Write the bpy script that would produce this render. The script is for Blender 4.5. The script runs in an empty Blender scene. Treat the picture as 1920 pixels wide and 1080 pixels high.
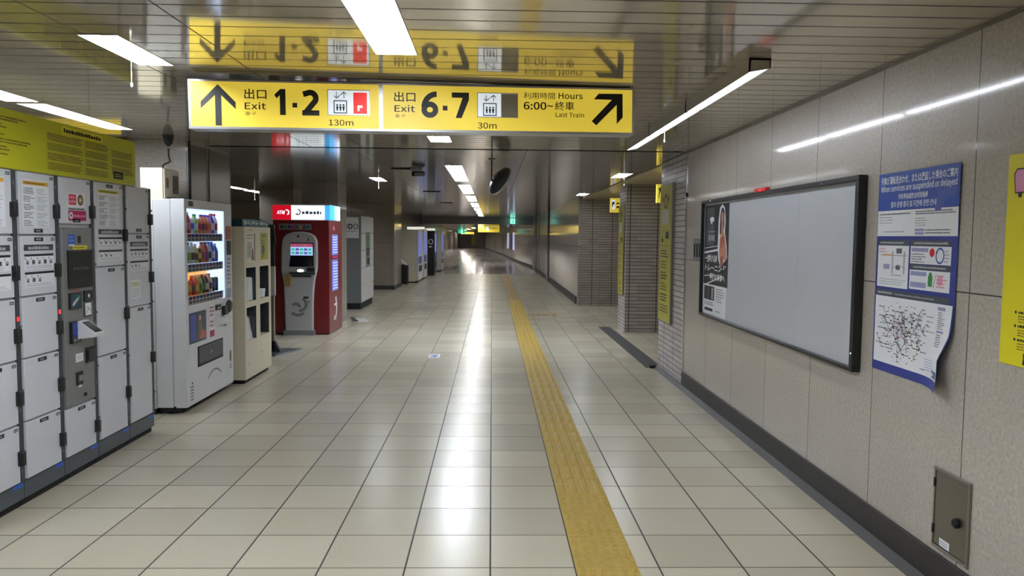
import bpy, bmesh, math, random
from mathutils import Vector, Matrix
C = bpy.context.scene
COL = C.collection
PI = math.pi
R = random.Random(7)

# ------------------------------------------------------------------ camera, world, exposure
pit, yaw, rol, fpx = 0.0664273, 0.0262038, 0.0096264, 1455.75
R0 = Vector((math.cos(yaw), -math.sin(yaw), 0))
R1 = Vector((math.sin(yaw)*math.cos(pit), math.cos(yaw)*math.cos(pit), -math.sin(pit)))
R2 = Vector((math.sin(yaw)*math.sin(pit), math.cos(yaw)*math.sin(pit), math.cos(pit)))
cr, sr = math.cos(rol), math.sin(rol)
rx, up = cr*R0 + sr*R2, -sr*R0 + cr*R2
cam = bpy.data.objects.new('camera', bpy.data.cameras.new('camera'))
COL.objects.link(cam)
m = Matrix((rx, up, -R1)).transposed().to_4x4()
m.translation = (0, 0, 1.5588)
cam.matrix_world = m
cam.data.sensor_width = 36
cam.data.lens = fpx/1920*36
cam.data.clip_start = 0.05
cam.data.clip_end = 300
C.camera = cam
w = bpy.data.worlds.new('world'); C.world = w; w.use_nodes = True
w.node_tree.nodes['Background'].inputs[0].default_value = (0.6, 0.63, 0.7, 1)
w.node_tree.nodes['Background'].inputs[1].default_value = 0.05
C.view_settings.view_transform = 'Standard'
C.view_settings.look = 'None'
C.view_settings.gamma = 1
C.view_settings.use_curve_mapping = False
C.view_settings.exposure = 0.0
TUBE = 116.0       # ceiling tubes
DIFF = 6.0        # side diffusers
CEIL = 2.44

# ------------------------------------------------------------------ materials
def lin(c): return tuple(((v/255)/12.92 if v/255 <= .04045 else ((v/255+.055)/1.055)**2.4) for v in c)
class NT:
    def __init__(s, name):
        s.m = bpy.data.materials.new(name); s.m.use_nodes = True
        s.t = s.m.node_tree; s.b = s.t.nodes['Principled BSDF']; s.out = s.t.nodes['Material Output']
        tc = s.n('ShaderNodeTexCoord'); s.P = tc.outputs['Object']
    def n(s, typ, **k):
        x = s.t.nodes.new(typ)
        for a, v in k.items(): setattr(x, a, v)
        return x
    def put(s, sock, v):
        if hasattr(v, 'links') or isinstance(v, bpy.types.NodeSocket): s.t.links.new(v, sock)
        else: sock.default_value = v
    def math(s, op, a, b=0.0, c=None):
        x = s.n('ShaderNodeMath', operation=op); s.put(x.inputs[0], a); s.put(x.inputs[1], b)
        if c is not None: s.put(x.inputs[2], c)
        return x.outputs[0]
    def xyz(s, v=None):
        x = s.n('ShaderNodeSeparateXYZ'); s.put(x.inputs[0], v or s.P); return x.outputs
    def noise(s, scale, detail=4, rough=.6, vec=None):
        x = s.n('ShaderNodeTexNoise'); s.put(x.inputs['Vector'], vec or s.P)
        x.inputs['Scale'].default_value = scale; x.inputs['Detail'].default_value = detail; x.inputs['Roughness'].default_value = rough
        return x.outputs['Fac']
    def mix(s, f, a, b):
        x = s.n('ShaderNodeMix', data_type='RGBA'); s.put(x.inputs[0], f)
        for i, v in ((6, a), (7, b)):
            if isinstance(v, tuple): v = (*v[:3], 1)
            s.put(x.inputs[i], v)
        return x.outputs[2]
    def ramp(s, f, lo, hi, a=0.0, b=1.0):
        x = s.n('ShaderNodeMapRange'); s.put(x.inputs[0], f)
        for i, v in enumerate((lo, hi, a, b)): x.inputs[i+1].default_value = v
        return x.outputs[0]
    def line(s, coord, pitch, off, width):
        # 1 on a thin line every `pitch`
        f = s.math('FRACT', s.math('DIVIDE', s.math('SUBTRACT', coord, off), pitch))
        d = s.math('ABSOLUTE', s.math('SUBTRACT', f, .5))
        return s.math('GREATER_THAN', d, .5 - width/pitch/2)
    def bump(s, h, dist, strength=1.0):
        x = s.n('ShaderNodeBump'); s.put(x.inputs['Height'], h); x.inputs['Distance'].default_value = dist
        x.inputs['Strength'].default_value = strength
        s.t.links.new(x.outputs[0], s.b.inputs['Normal'])
    def set(s, **k):
        for a, v in k.items():
            if isinstance(v, tuple) and len(v) == 3: v = (*v, 1)
            s.put(s.b.inputs[a.replace('_', ' ')], v)
        return s.m
MATS = {}
def M(name, rgb, rough=.5, metal=0., emit=0., var=.07, scale=9., coat=0.):
    n = NT(name); c = lin(rgb)
    f = n.noise(scale)
    col = n.mix(f, tuple(v*(1-var) for v in c), tuple(min(1, v*(1+var)) for v in c))
    n.set(Base_Color=col, Roughness=rough, Metallic=metal)
    if coat: n.set(Coat_Weight=coat, Coat_Roughness=.08)
    if emit:
        n.set(Emission_Color=col, Emission_Strength=emit)
    MATS[name] = n.m
    return n.m

M('white_paint', (214, 214, 216), .38, var=.03); M('locker_paint', (206, 207, 213), .36, var=.03)
M('black', (18, 18, 19), .4); M('matt_black', (14, 14, 15), .8); M('dark_grey', (52, 55, 58), .45); M('mid_grey', (120, 122, 124), .5)
M('plinth_grey', (66, 72, 76), .45); M('light_grey', (178, 180, 182), .45); M('terminal_grey', (128, 129, 128), .38, .25)
M('steel', (150, 146, 138), .3, .9, var=.1, scale=4); M('brushed', (128, 122, 110), .28, .85, var=.1, scale=3)
M('chrome', (200, 200, 200), .12, 1.); M('cream', (215, 206, 182), .42, var=.05); M('ivory', (222, 216, 198), .45, var=.04)
M('paper', (226, 228, 232), .6, var=.02); M('offwhite', (205, 204, 198), .6, var=.03)
M('ink', (22, 20, 20), .6); M('ink_grey', (92, 94, 98), .6); M('ink_pale', (158, 162, 170), .6)
M('navy', (38, 52, 128), .5); M('royal', (40, 72, 158), .5); M('royal_soft', (66, 84, 160), .5); M('blue', (40, 90, 190), .45); M('teal', (28, 92, 112), .5); M('teal_dark', (18, 52, 70), .5)
M('ochre', (204, 156, 58), .5); M('lavender', (150, 152, 192), .6); M('orange', (222, 140, 40), .5); M('red', (204, 30, 34), .4); M('maroon', (104, 8, 16), .4, coat=.2); M('dark_maroon', (60, 8, 14), .35)
M('magenta', (166, 30, 78), .5); M('pink', (222, 150, 190), .5); M('green', (52, 128, 60), .45); M('lime_board', (186, 184, 30), .42, var=.05); M('yellow_poster', (224, 212, 24), .45, var=.03)
M('strip_yellow', (178, 174, 52), .4); M('gold', (150, 120, 60), .4); M('brown', (96, 64, 40), .5); M('skin', (190, 130, 105), .55); M('hair', (30, 22, 20), .6)
M('aluminium', (206, 209, 215), .38, .35, var=.04, scale=2.5); M('granite_black', (33, 30, 29), .5, var=.25, scale=30); M('curb', (54, 53, 52), .5, var=.15, scale=12)
M('sign_yellow', (238, 210, 74), .4, emit=.5, var=.02, scale=3); M('sign_white', (222, 232, 240), .4, emit=.72, var=.02); M('sign_red', (232, 40, 34), .4, emit=.62); M('sign_grey', (118, 110, 92), .5, emit=.2)
M('sign_frame', (188, 190, 194), .3, .5); M('sign_ink', (16, 12, 12), .5); M('sign_ink_soft', (92, 76, 20), .5)
M('sign_green', (40, 190, 150), .4, emit=.8); M('glow_green', (150, 240, 215), .4, emit=1.2)
M('atm_red_lit', (214, 16, 40), .3, emit=.75); M('atm_white_lit', (228, 240, 250), .3, emit=1.25); M('atm_blue_lit', (70, 170, 235), .3, emit=1.1); M('screen_blue', (176, 196, 250), .3, emit=.9); M('screen_violet', (112, 122, 200), .3, emit=.4); M('screen_pink', (200, 90, 130), .3, emit=.55)
M('screen_off', (14, 18, 34), .15, coat=.4); M('screen_dark', (38, 40, 40), .2, coat=.3); M('lamp_spot', (255, 255, 250), .3, emit=3.); M('led_red', (240, 60, 60), .3, emit=.7)
M('vm_back', (205, 222, 255), .5, emit=1.15); M('vm_back_warm', (255, 190, 110), .5, emit=1.0); M('vm_glow', (196, 216, 255), .4, emit=1.5)
M('header_lit', (245, 245, 236), .4, emit=.7); M('poster_lit', (190, 195, 240), .4, emit=.7)
M('reflector', (236, 236, 232), .4, .0); M('housing', (170, 164, 150), .35, .2)
M('red_brown', (150, 70, 45), .45); M('slate', (58, 76, 92), .45); M('atm_silver', (184, 186, 188), .36, .15, var=.04); M('pudo_grey', (112, 116, 118), .5)
M('tactile', (168, 140, 56), .5, var=.22, scale=22); M('tactile_old', (150, 122, 78), .5, var=.2, scale=10)
M('olive_glass', (52, 66, 62), .2)
M('tube', (236, 244, 255), .4, emit=TUBE, var=0); M('side_tube', (240, 246, 255), .4, emit=70., var=0); M('tube_dim', (244, 247, 250), .4, emit=TUBE*.42, var=0); M('tube_far', (255, 246, 240), .4, emit=TUBE*.7, var=0); M('diffuser', (238, 245, 255), .4, emit=DIFF, var=0)
for k, c in dict(d_red=(188, 34, 40), d_orange=(224, 120, 40), d_green=(70, 140, 70), d_lime=(150, 190, 80), d_yellow=(226, 196, 70), d_purple=(90, 60, 150), d_brown=(90, 52, 34), d_blue=(50, 100, 200), d_dark=(40, 48, 42), d_white=(228, 228, 228), d_pink=(220, 130, 140)).items():
    M(k, c, .3, coat=.3)

def glass_mat():
    n = NT('clear_glass'); t = n.n('ShaderNodeBsdfTransparent'); g = n.n('ShaderNodeBsdfGlossy')
    g.inputs['Roughness'].default_value = .03
    t.inputs[0].default_value = (.94, .96, .97, 1)
    f = n.n('ShaderNodeFresnel'); f.inputs[0].default_value = 1.45
    x = n.n('ShaderNodeMixShader'); n.t.links.new(f.outputs[0], x.inputs[0]); n.t.links.new(t.outputs[0], x.inputs[1]); n.t.links.new(g.outputs[0], x.inputs[2])
    n.t.links.new(x.outputs[0], n.out.inputs[0]); MATS['clear_glass'] = n.m
glass_mat()

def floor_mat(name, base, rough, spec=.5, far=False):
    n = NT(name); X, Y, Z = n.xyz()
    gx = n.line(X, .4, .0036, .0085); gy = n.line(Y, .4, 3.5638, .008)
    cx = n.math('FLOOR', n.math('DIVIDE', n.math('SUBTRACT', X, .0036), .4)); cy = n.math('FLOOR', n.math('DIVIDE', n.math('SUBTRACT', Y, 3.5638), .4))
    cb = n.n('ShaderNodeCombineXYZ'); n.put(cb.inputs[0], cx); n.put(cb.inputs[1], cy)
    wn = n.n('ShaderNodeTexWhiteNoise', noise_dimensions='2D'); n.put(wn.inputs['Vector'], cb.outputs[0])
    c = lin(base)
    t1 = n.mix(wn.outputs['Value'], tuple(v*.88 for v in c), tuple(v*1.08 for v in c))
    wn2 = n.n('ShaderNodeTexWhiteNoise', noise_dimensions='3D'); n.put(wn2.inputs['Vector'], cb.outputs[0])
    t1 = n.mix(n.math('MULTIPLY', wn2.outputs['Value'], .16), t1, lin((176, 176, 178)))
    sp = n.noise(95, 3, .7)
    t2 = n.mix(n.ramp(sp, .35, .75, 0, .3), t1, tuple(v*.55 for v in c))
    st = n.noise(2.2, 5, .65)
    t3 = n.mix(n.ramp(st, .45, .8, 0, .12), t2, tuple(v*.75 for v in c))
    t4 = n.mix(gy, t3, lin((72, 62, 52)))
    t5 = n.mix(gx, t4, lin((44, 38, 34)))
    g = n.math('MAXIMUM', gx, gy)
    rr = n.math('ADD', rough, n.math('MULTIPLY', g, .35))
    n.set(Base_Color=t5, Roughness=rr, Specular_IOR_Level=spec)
    n.bump(n.math('MULTIPLY', g, -1.0), .0015, .5)
    MATS[name] = n.m
floor_mat('floor_tile', (194, 185, 163), .27, .5)
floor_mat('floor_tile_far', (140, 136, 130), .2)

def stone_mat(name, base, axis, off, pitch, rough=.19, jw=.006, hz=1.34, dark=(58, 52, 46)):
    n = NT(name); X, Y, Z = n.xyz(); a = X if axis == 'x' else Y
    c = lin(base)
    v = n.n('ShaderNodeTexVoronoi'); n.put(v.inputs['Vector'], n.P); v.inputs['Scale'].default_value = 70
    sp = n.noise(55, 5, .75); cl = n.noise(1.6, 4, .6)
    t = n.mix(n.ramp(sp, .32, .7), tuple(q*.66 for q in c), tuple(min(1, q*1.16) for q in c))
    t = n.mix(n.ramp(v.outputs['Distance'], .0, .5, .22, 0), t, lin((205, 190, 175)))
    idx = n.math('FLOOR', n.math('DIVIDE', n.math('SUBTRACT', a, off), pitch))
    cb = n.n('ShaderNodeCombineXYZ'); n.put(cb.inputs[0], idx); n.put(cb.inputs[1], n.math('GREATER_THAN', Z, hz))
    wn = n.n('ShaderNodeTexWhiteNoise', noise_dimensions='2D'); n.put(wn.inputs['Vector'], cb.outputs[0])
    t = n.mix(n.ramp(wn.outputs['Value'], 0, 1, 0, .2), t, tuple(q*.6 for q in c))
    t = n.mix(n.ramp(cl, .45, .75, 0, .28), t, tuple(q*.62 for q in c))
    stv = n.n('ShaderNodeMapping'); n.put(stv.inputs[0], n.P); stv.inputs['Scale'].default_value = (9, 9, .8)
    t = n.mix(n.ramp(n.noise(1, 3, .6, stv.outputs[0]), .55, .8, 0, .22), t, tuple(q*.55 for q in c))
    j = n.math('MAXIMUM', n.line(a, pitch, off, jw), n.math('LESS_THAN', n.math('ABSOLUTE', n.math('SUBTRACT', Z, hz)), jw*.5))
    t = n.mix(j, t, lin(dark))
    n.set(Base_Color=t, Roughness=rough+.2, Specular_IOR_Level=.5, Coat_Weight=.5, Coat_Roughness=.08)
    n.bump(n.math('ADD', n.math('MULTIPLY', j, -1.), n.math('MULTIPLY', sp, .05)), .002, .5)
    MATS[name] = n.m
stone_mat('stone_right', (187, 179, 167), 'y', 3.192, .793)
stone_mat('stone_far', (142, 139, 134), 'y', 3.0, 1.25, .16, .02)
stone_mat('stone_left', (150, 143, 134), 'x', -2.9, .9, .3)
stone_mat('stone_end', (128, 116, 104), 'x', -2.9, .9, .3)
stone_mat('stone_beige', (138, 127, 112), 'x', -2.9, 1.1, .35)

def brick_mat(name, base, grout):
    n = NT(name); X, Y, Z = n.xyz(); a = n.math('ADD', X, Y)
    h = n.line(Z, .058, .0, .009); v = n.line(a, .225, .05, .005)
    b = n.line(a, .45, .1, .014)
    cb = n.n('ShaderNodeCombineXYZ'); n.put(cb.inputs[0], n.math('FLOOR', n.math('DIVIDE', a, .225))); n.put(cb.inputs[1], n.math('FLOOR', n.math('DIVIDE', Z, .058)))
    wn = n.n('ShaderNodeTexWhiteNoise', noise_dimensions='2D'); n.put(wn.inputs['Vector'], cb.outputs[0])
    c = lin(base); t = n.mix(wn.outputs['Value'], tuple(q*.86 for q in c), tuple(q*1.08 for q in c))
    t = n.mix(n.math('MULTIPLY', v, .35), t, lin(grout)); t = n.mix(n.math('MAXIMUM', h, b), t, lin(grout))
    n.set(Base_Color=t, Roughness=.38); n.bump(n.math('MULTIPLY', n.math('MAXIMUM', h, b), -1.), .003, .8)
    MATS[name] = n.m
brick_mat('wall_tile', (192, 185, 183), (66, 60, 58))
brick_mat('wall_tile_shaded', (146, 136, 126), (46, 42, 40))  # same tile, with the shade of the unlit faces put into its colour

def ceil_mat(name, pitch, off, width, base, rough, metal, xl, xpitch=None):
    n = NT(name); X, Y, Z = n.xyz()
    l = n.line(Y, pitch, off, width)
    for q in xl: l = n.math('MAXIMUM', l, n.math('LESS_THAN', n.math('ABSOLUTE', n.math('SUBTRACT', X, q)), .004))
    if xpitch: l = n.math('MAXIMUM', l, n.line(X, xpitch, .35, .006))
    cb = n.n('ShaderNodeCombineXYZ'); n.put(cb.inputs[0], n.math('FLOOR', n.math('DIVIDE', n.math('SUBTRACT', Y, off), pitch)))
    wn = n.n('ShaderNodeTexWhiteNoise', noise_dimensions='2D'); n.put(wn.inputs['Vector'], cb.outputs[0])
    c = lin(base); t = n.mix(wn.outputs['Value'], tuple(q*.93 for q in c), tuple(q*1.05 for q in c))
    t = n.mix(n.ramp(n.noise(3, 4), .5, .8, 0, .15), t, tuple(q*.7 for q in c))
    t = n.mix(l, t, lin((26, 22, 18)))
    n.set(Base_Color=t, Roughness=n.math('ADD', rough, n.math('MULTIPLY', l, .4)), Metallic=metal, Specular_IOR_Level=.6)
    n.bump(n.math('MULTIPLY', l, -1.), .002, .6)
    MATS[name] = n.m
ceil_mat('ceiling_slat', .1545, 3.10, .012, (198, 189, 170), .08, .5, (-1.31, -1.83))
ceil_mat('ceiling_panel', .62, 8.0, .005, (150, 146, 138), .11, .6, (), 1.8)
ceil_mat('ceiling_niche', .62, 8.0, .004, (196, 186, 150), .3, .2, ())

# ------------------------------------------------------------------ mesh builder
class B:
    def __init__(s, mat='white_paint'): s.v = []; s.f = []; s.fm = []; s.ms = []; s.m(mat)
    def m(s, mat):
        if mat not in s.ms: s.ms.append(mat)
        s.c = s.ms.index(mat); return s
    def face(s, pts):
        k = len(s.v); s.v += [tuple(p) for p in pts]; s.f.append(tuple(range(k, k+len(pts)))); s.fm.append(s.c); return s
    def raw(s, vs, fs):
        k = len(s.v); s.v += [tuple(p) for p in vs]
        for f in fs: s.f.append(tuple(i+k for i in f)); s.fm.append(s.c)
        return s
    def box(s, x0, x1, y0, y1, z0, z1):
        vs = [(x, y, z) for x in (x0, x1) for y in (y0, y1) for z in (z0, z1)]
        return s.raw(vs, [(0, 1, 3, 2), (4, 6, 7, 5), (0, 4, 5, 1), (2, 3, 7, 6), (0, 2, 6, 4), (1, 5, 7, 3)])
    def rect(s, x0, x1, z0, z1, y=-.001):
        return s.face([(x0, y, z0), (x1, y, z0), (x1, y, z1), (x0, y, z1)])
    def poly(s, pts, y0, y1=None):          # polygon in the x-z plane, facing -y
        pts = list(pts)
        ar = sum(a[0]*b[1]-b[0]*a[1] for a, b in zip(pts, pts[1:]+pts[:1]))
        if ar < 0: pts.reverse()
        if y1 is None: return s.face([(x, y0, z) for x, z in pts])
        n = len(pts); vs = [(x, y0, z) for x, z in pts] + [(x, y1, z) for x, z in pts]
        fs = [tuple(range(n)), tuple(reversed(range(n, 2*n)))] + [(i, i+n, (i+1) % n+n, (i+1) % n) for i in range(n)]
        return s.raw(vs, fs)
    def prism(s, pts, a0, a1, axis='y'):    # profile in x-z swept along y
        n = len(pts); vs = [(x, a0, z) for x, z in pts] + [(x, a1, z) for x, z in pts]
        return s.raw(vs, [tuple(range(n)), tuple(reversed(range(n, 2*n)))] + [(i, i+n, (i+1) % n+n, (i+1) % n) for i in range(n)])
    def cyl(s, p0, p1, r0, r1=None, n=14, caps=True):
        r1 = r0 if r1 is None else r1; p0, p1 = Vector(p0), Vector(p1); d = (p1-p0).normalized()
        a = d.orthogonal().normalized(); b = d.cross(a)
        vs = [p0+(a*math.cos(t)+b*math.sin(t))*r0 for t in [2*PI*i/n for i in range(n)]] + [p1+(a*math.cos(t)+b*math.sin(t))*r1 for t in [2*PI*i/n for i in range(n)]]
        fs = [(i, (i+1) % n, (i+1) % n+n, i+n) for i in range(n)]
        if caps: fs += [tuple(reversed(range(n))), tuple(range(n, 2*n))]
        return s.raw(vs, fs)
    def tube(s, pts, r, n=8):
        for a, b in zip(pts, pts[1:]): s.cyl(a, b, r, r, n)
        return s
    def lathe(s, prof, c=(0, 0, 0), n=18, ax=None):
        c = Vector(c); d = Vector(ax or (0, 0, 1)).normalized(); a = d.orthogonal().normalized(); b = d.cross(a); k = len(prof)
        vs = [c+d*z+(a*math.cos(t)+b*math.sin(t))*r for r, z in prof for t in [2*PI*i/n for i in range(n)]]
        fs = [(j*n+i, j*n+(i+1) % n, (j+1)*n+(i+1) % n, (j+1)*n+i) for j in range(k-1) for i in range(n)]
        if prof[0][0] > 1e-4: fs.append(tuple(reversed(range(n))))
        if prof[-1][0] > 1e-4: fs.append(tuple((k-1)*n+i for i in range(n)))
        return s.raw(vs, fs)
    def disc(s, x, z, r, y, n=20, rz=None):
        rz = rz or r; return s.face([(x+r*math.cos(-t), y, z+rz*math.sin(-t)) for t in [-2*PI*i/n for i in range(n)]])
    def ring(s, x, z, r0, r1, y, n=28, a0=0., a1=2*PI, sz=1.):
        for i in range(n):
            t0, t1 = a0+(a1-a0)*i/n, a0+(a1-a0)*(i+1)/n
            s.face([(x+r*math.cos(t), y, z+sz*r*math.sin(t)) for r, t in ((r0, t0), (r1, t0), (r1, t1), (r0, t1))])
        return s
    def seg(s, x0, z0, x1, z1, w, y):
        d = Vector((x1-x0, z1-z0)); L = d.length or 1; nx, nz = -d.y/L*w/2, d.x/L*w/2
        return s.poly([(x0-nx, z0-nz), (x1-nx, z1-nz), (x1+nx, z1+nz), (x0+nx, z0+nz)], y)
    def text(s, st, x0, x1, z0, z1, y=-.002, bold=0., shear=0., keep=False):
        me = glyphs(st, bold, shear); vs = me[0]
        if not vs: return s
        ax0, ax1 = min(v[0] for v in vs), max(v[0] for v in vs); az0, az1 = min(v[1] for v in vs), max(v[1] for v in vs)
        sx = (x1-x0)/(ax1-ax0); sz = (z1-z0)/(az1-az0)
        s.raw([(x0+(v[0]-ax0)*sx, y, z0+(v[1]-az0)*sz) for v in vs], me[1]); return s
    def stroke(s, pts, w, y):            # thick line with mitred joints, given in x-z
        n = len(pts); L_, R_ = [], []
        for i, (x, z) in enumerate(pts):
            a = Vector(pts[max(i-1, 0)]); c = Vector(pts[min(i+1, n-1)]); d0 = (Vector((x, z))-a).normalized() if i else None; d1 = (c-Vector((x, z))).normalized() if i < n-1 else None
            d = ((d0 or d1)+(d1 or d0)).normalized(); k = 1/max(.5, d.dot(d0 or d1)); nx, nz = -d.y*w/2*k, d.x*w/2*k
            L_.append((x+nx, z+nz)); R_.append((x-nx, z-nz))
        for i in range(n-1): s.poly([R_[i], R_[i+1], L_[i+1], L_[i]], y)
        return s
    def digit(s, ch, x0, x1, z0, z1, y=-.001):
        w = .031; W_, H_ = x1-x0, z1-z0
        def arc(cx, cz, rx, rz, a0, a1, n=22): return [(cx+rx*math.cos(math.radians(a0+(a1-a0)*i/n)), cz+rz*math.sin(math.radians(a0+(a1-a0)*i/n))) for i in range(n+1)]
        if ch == '1':
            s.poly([(x1-w, z0), (x1, z0), (x1, z1), (x1-w*.9, z1), (x0, z1-.032), (x0+.012, z1-.052), (x1-w, z1-.034)], y)
        if ch == '7': s.rect(x0, x1, z1-w*.95, z1, y).poly([(x1, z1-w*.9), (x1-w*1.15, z1-w*.9), (x0+W_*.22, z0), (x0+W_*.22+w*1.1, z0), (x1, z1-w*1.3)], y)
        if ch == '2':
            r = W_/2-w/2; s.stroke([(x0+.006, z1-.026)]+arc(x0+W_*.47, z1-r-w/2, r, r, 118, -28)+[(x0+w*.62, z0+w*.55)], w, y).rect(x0, x1, z0, z0+w*.95, y)
        if ch == '6':
            rx, rz = W_/2-w/2, H_*.31-w/2; cx, cz = x0+W_/2, z0+H_*.31
            s.ring(cx, cz, 1, 1, y, 1) if 0 else s.stroke(arc(cx, cz, rx, rz, 0, 362, 36), w, y); s.stroke(arc(x1-W_*.12, cz+.012, W_*.88-w/2, H_*.69-w/2-.012, 178, 88, 18), w, y)
        return s
    def greek(s, x0, x1, z0, z1, rows, y=-.002, fill=.55, word=(.25, 1.6), rag=.25, mat=None):
        # unreadable small print, seen in the photograph only as broken lines
        if mat: s.m(mat)
        h = (z1-z0)/rows
        for i in range(rows):
            zz = z1-(i+1)*h+h*(1-fill)/2; x = x0; end = x1-(x1-x0)*rag*R.random()
            while x < end-.3*h:
                wd = min(h*R.uniform(*word), end-x); s.rect(x, x+wd, zz, zz+h*fill*R.uniform(.7, 1), y); x += wd+h*.22
        return s
    def warp(s, fn): s.v = [tuple(fn(*p)) for p in s.v]; return s
    def shift(s, dx, dy, dz): return s.warp(lambda x, y, z: (x+dx, y+dy, z+dz))
_G = {}
try: FONT = bpy.data.fonts.load(bpy.utils.system_resource('DATAFILES', path='fonts') + '/Noto Sans CJK Regular.woff2')
except Exception: FONT = None
def glyphs(st, bold, shear):
    key = (st, bold, shear)
    if key not in _G:
        cu = bpy.data.curves.new('lettering', 'FONT'); cu.body = st
        if FONT: cu.font = FONT
        cu.offset = bold; cu.shear = shear; cu.resolution_u = 4
        o = bpy.data.objects.new('lettering', cu); COL.objects.link(o)
        dg = bpy.context.evaluated_depsgraph_get(); me = bpy.data.meshes.new_from_object(o.evaluated_get(dg))
        _G[key] = ([tuple(v.co) for v in me.vertices], [tuple(p.vertices) for p in me.polygons])
        bpy.data.objects.remove(o); bpy.data.meshes.remove(me); bpy.data.curves.remove(cu)
    return _G[key]

def obj(name, b, parent=None, bevel=0., smooth=True, loc=None):
    me = bpy.data.meshes.new(name); me.from_pydata(b.v, [], b.f); me.update()
    for q in b.ms: me.materials.append(MATS[q])
    me.polygons.foreach_set('material_index', b.fm)
    if smooth:
        me.polygons.foreach_set('use_smooth', [True]*len(me.polygons)); me.set_sharp_from_angle(angle=math.radians(35))
    o = bpy.data.objects.new(name, me); COL.objects.link(o)
    if parent: o.parent = parent
    if loc: o.location = loc
    if bevel:
        d = o.modifiers.new('bevel', 'BEVEL'); d.width = bevel; d.segments = 2; d.limit_method = 'ANGLE'
    return o
def tag(o, label, cat, group=None):
    o['label'] = label; o['category'] = cat
    if group: o['group'] = group
    return o
def thing(name, label, cat, loc=(0, 0, 0), rz=0., group=None):
    o = bpy.data.objects.new(name, None); COL.objects.link(o); o.location = loc; o.rotation_euler = (0, 0, rz); o.empty_display_size = .1
    return tag(o, label, cat, group)
def struct(name, b, bevel=0.):
    o = obj(name, b, None, bevel); o['kind'] = 'structure'; return o
RW, LW = -PI/2, PI/2      # things on the right wall face -x; on the left they face +x

# ------------------------------------------------------------------ the setting
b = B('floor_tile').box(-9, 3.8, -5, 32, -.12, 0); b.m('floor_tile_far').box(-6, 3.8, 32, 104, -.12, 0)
struct('floor', b)
LIGHTS = [(-.575, -.37, 1.42, 3.87), (-.575, -.37, -1.6, .85), (-.585, -.385, 6.97, 7.41), (-1.86, -1.68, 3.58, 4.2), (-3.3, -3.08, 2.9, 5.42), (-3.28, -3.08, 5.5, 6.8),
          (-1.9, -1.72, 12.05, 12.85), (1.74, 1.94, 10.75, 11.55), (1.77, 1.97, 15.8, 16.6)] + [(-5.05, -4.85, a, c) for a, c in ((14.6, 15.65), (15.95, 17.2), (17.45, 18.6))] + [(-.6, -.385, 9.85+3.72*k, 12.65+3.72*k) for k in range(7)]
LOW = [(-.75-.06*11.5*k, -.53-.06*11.5*k, 41+11.5*k, 48+11.5*k) for k in range(5)]
def recessed(b, x0, x1, y0, y1, z, holes):
    # a ceiling sheet left open where the light fittings are let in
    hs = [(a-.001, c+.001, d-.001, e+.001) for a, c, d, e in holes if d > y0 and e < y1]
    ys = sorted({y0, y1} | {h[2] for h in hs} | {h[3] for h in hs})
    for ya, yb in zip(ys, ys[1:]):
        row = sorted(h for h in hs if h[2] < (ya+yb)/2 < h[3]); x = x0
        for h in row + [(x1, x1, 0, 0)]:
            if h[0] > x+1e-6: b.face([(x, ya, z), (x, yb, z), (h[0], yb, z), (h[0], ya, z)])
            x = h[1]
    return b
b = recessed(B('ceiling_slat'), -9, 2.02, -5, 7.955, CEIL, LIGHTS); b.m('matt_black').box(-9, 2.02, 7.955, 8.045, CEIL+.012, CEIL+.08)
recessed(b.m('ceiling_panel'), -9, 2.02, 8.045, 38, CEIL, LIGHTS); struct('ceiling', b)
struct('ceiling', B('mid_grey').box(-9.2, 2.2, -5.2, 38.2, CEIL+.1, CEIL+.2))
b = B('ceiling_niche').box(2.04, 3.8, 9.2, 17.6, CEIL-.012, CEIL+.08); b.m('matt_black').box(2.02, 2.04, 8.0, 17.6, CEIL+.02, CEIL+.08)
struct('ceiling', b)
b = recessed(B('ceiling_panel'), -6, 2.2, 38.2, 104, 2.13, LOW); b.m('offwhite').box(-6, 2.0, 38, 38.2, 2.13, CEIL+.08).box(-6, 2.2, 38.2, 104, 2.23, 2.3)
struct('ceiling', b)
b = B('stone_right').box(2.0, 2.2, -5, 7.985, 0, CEIL+.02); struct('wall_right', b)
b = B('granite_black').box(1.984, 2.0, -5, 7.985, .03, .168); struct('baseboard_right', b, .003)
b = B('curb').prism([(1.94, 0), (2.0, 0), (2.0, .034), (1.986, .034)], -5, 9.2); struct('trim_1', b)
b = B('curb').box(1.86, 2.06, 9.2, 13.4, -.02, .004); b.m('matt_black').box(1.9, 2.0, 9.15, 9.2, 0, .03); struct('trim_2', b)
b = B('chrome').box(1.992, 2.004, 7.978, 7.996, .168, CEIL); struct('trim_3', b)
b = B('brushed').box(1.985, 2.0, -5, 7.98, CEIL-.016, CEIL); struct('trim_4', b)
b = B('wall_tile').box(2.0, 3.6, 7.99, 9.2, 0, CEIL+.02); struct('wall_right', b)
b = B('wall_tile').box(2.19, 2.2, 12.7, 13.35, 0, CEIL+.02); b.m('wall_tile_shaded').box(2.2, 3.6, 12.69, 13.35, 0, CEIL+.02); struct('wall_right', b)
b = B('wall_tile_shaded').box(2.0, 3.6, 17.62, 18.6, 0, CEIL+.02); b.m('stone_far').box(1.955, 2.0, 17.6, 17.66, 0, CEIL).box(1.975, 2.0, 17.72, 17.95, 0, CEIL)
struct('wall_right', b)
b = B('wall_tile_shaded').box(3.6, 3.75, 9, 18.6, 0, CEIL+.02); struct('wall_right', b)
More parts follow.
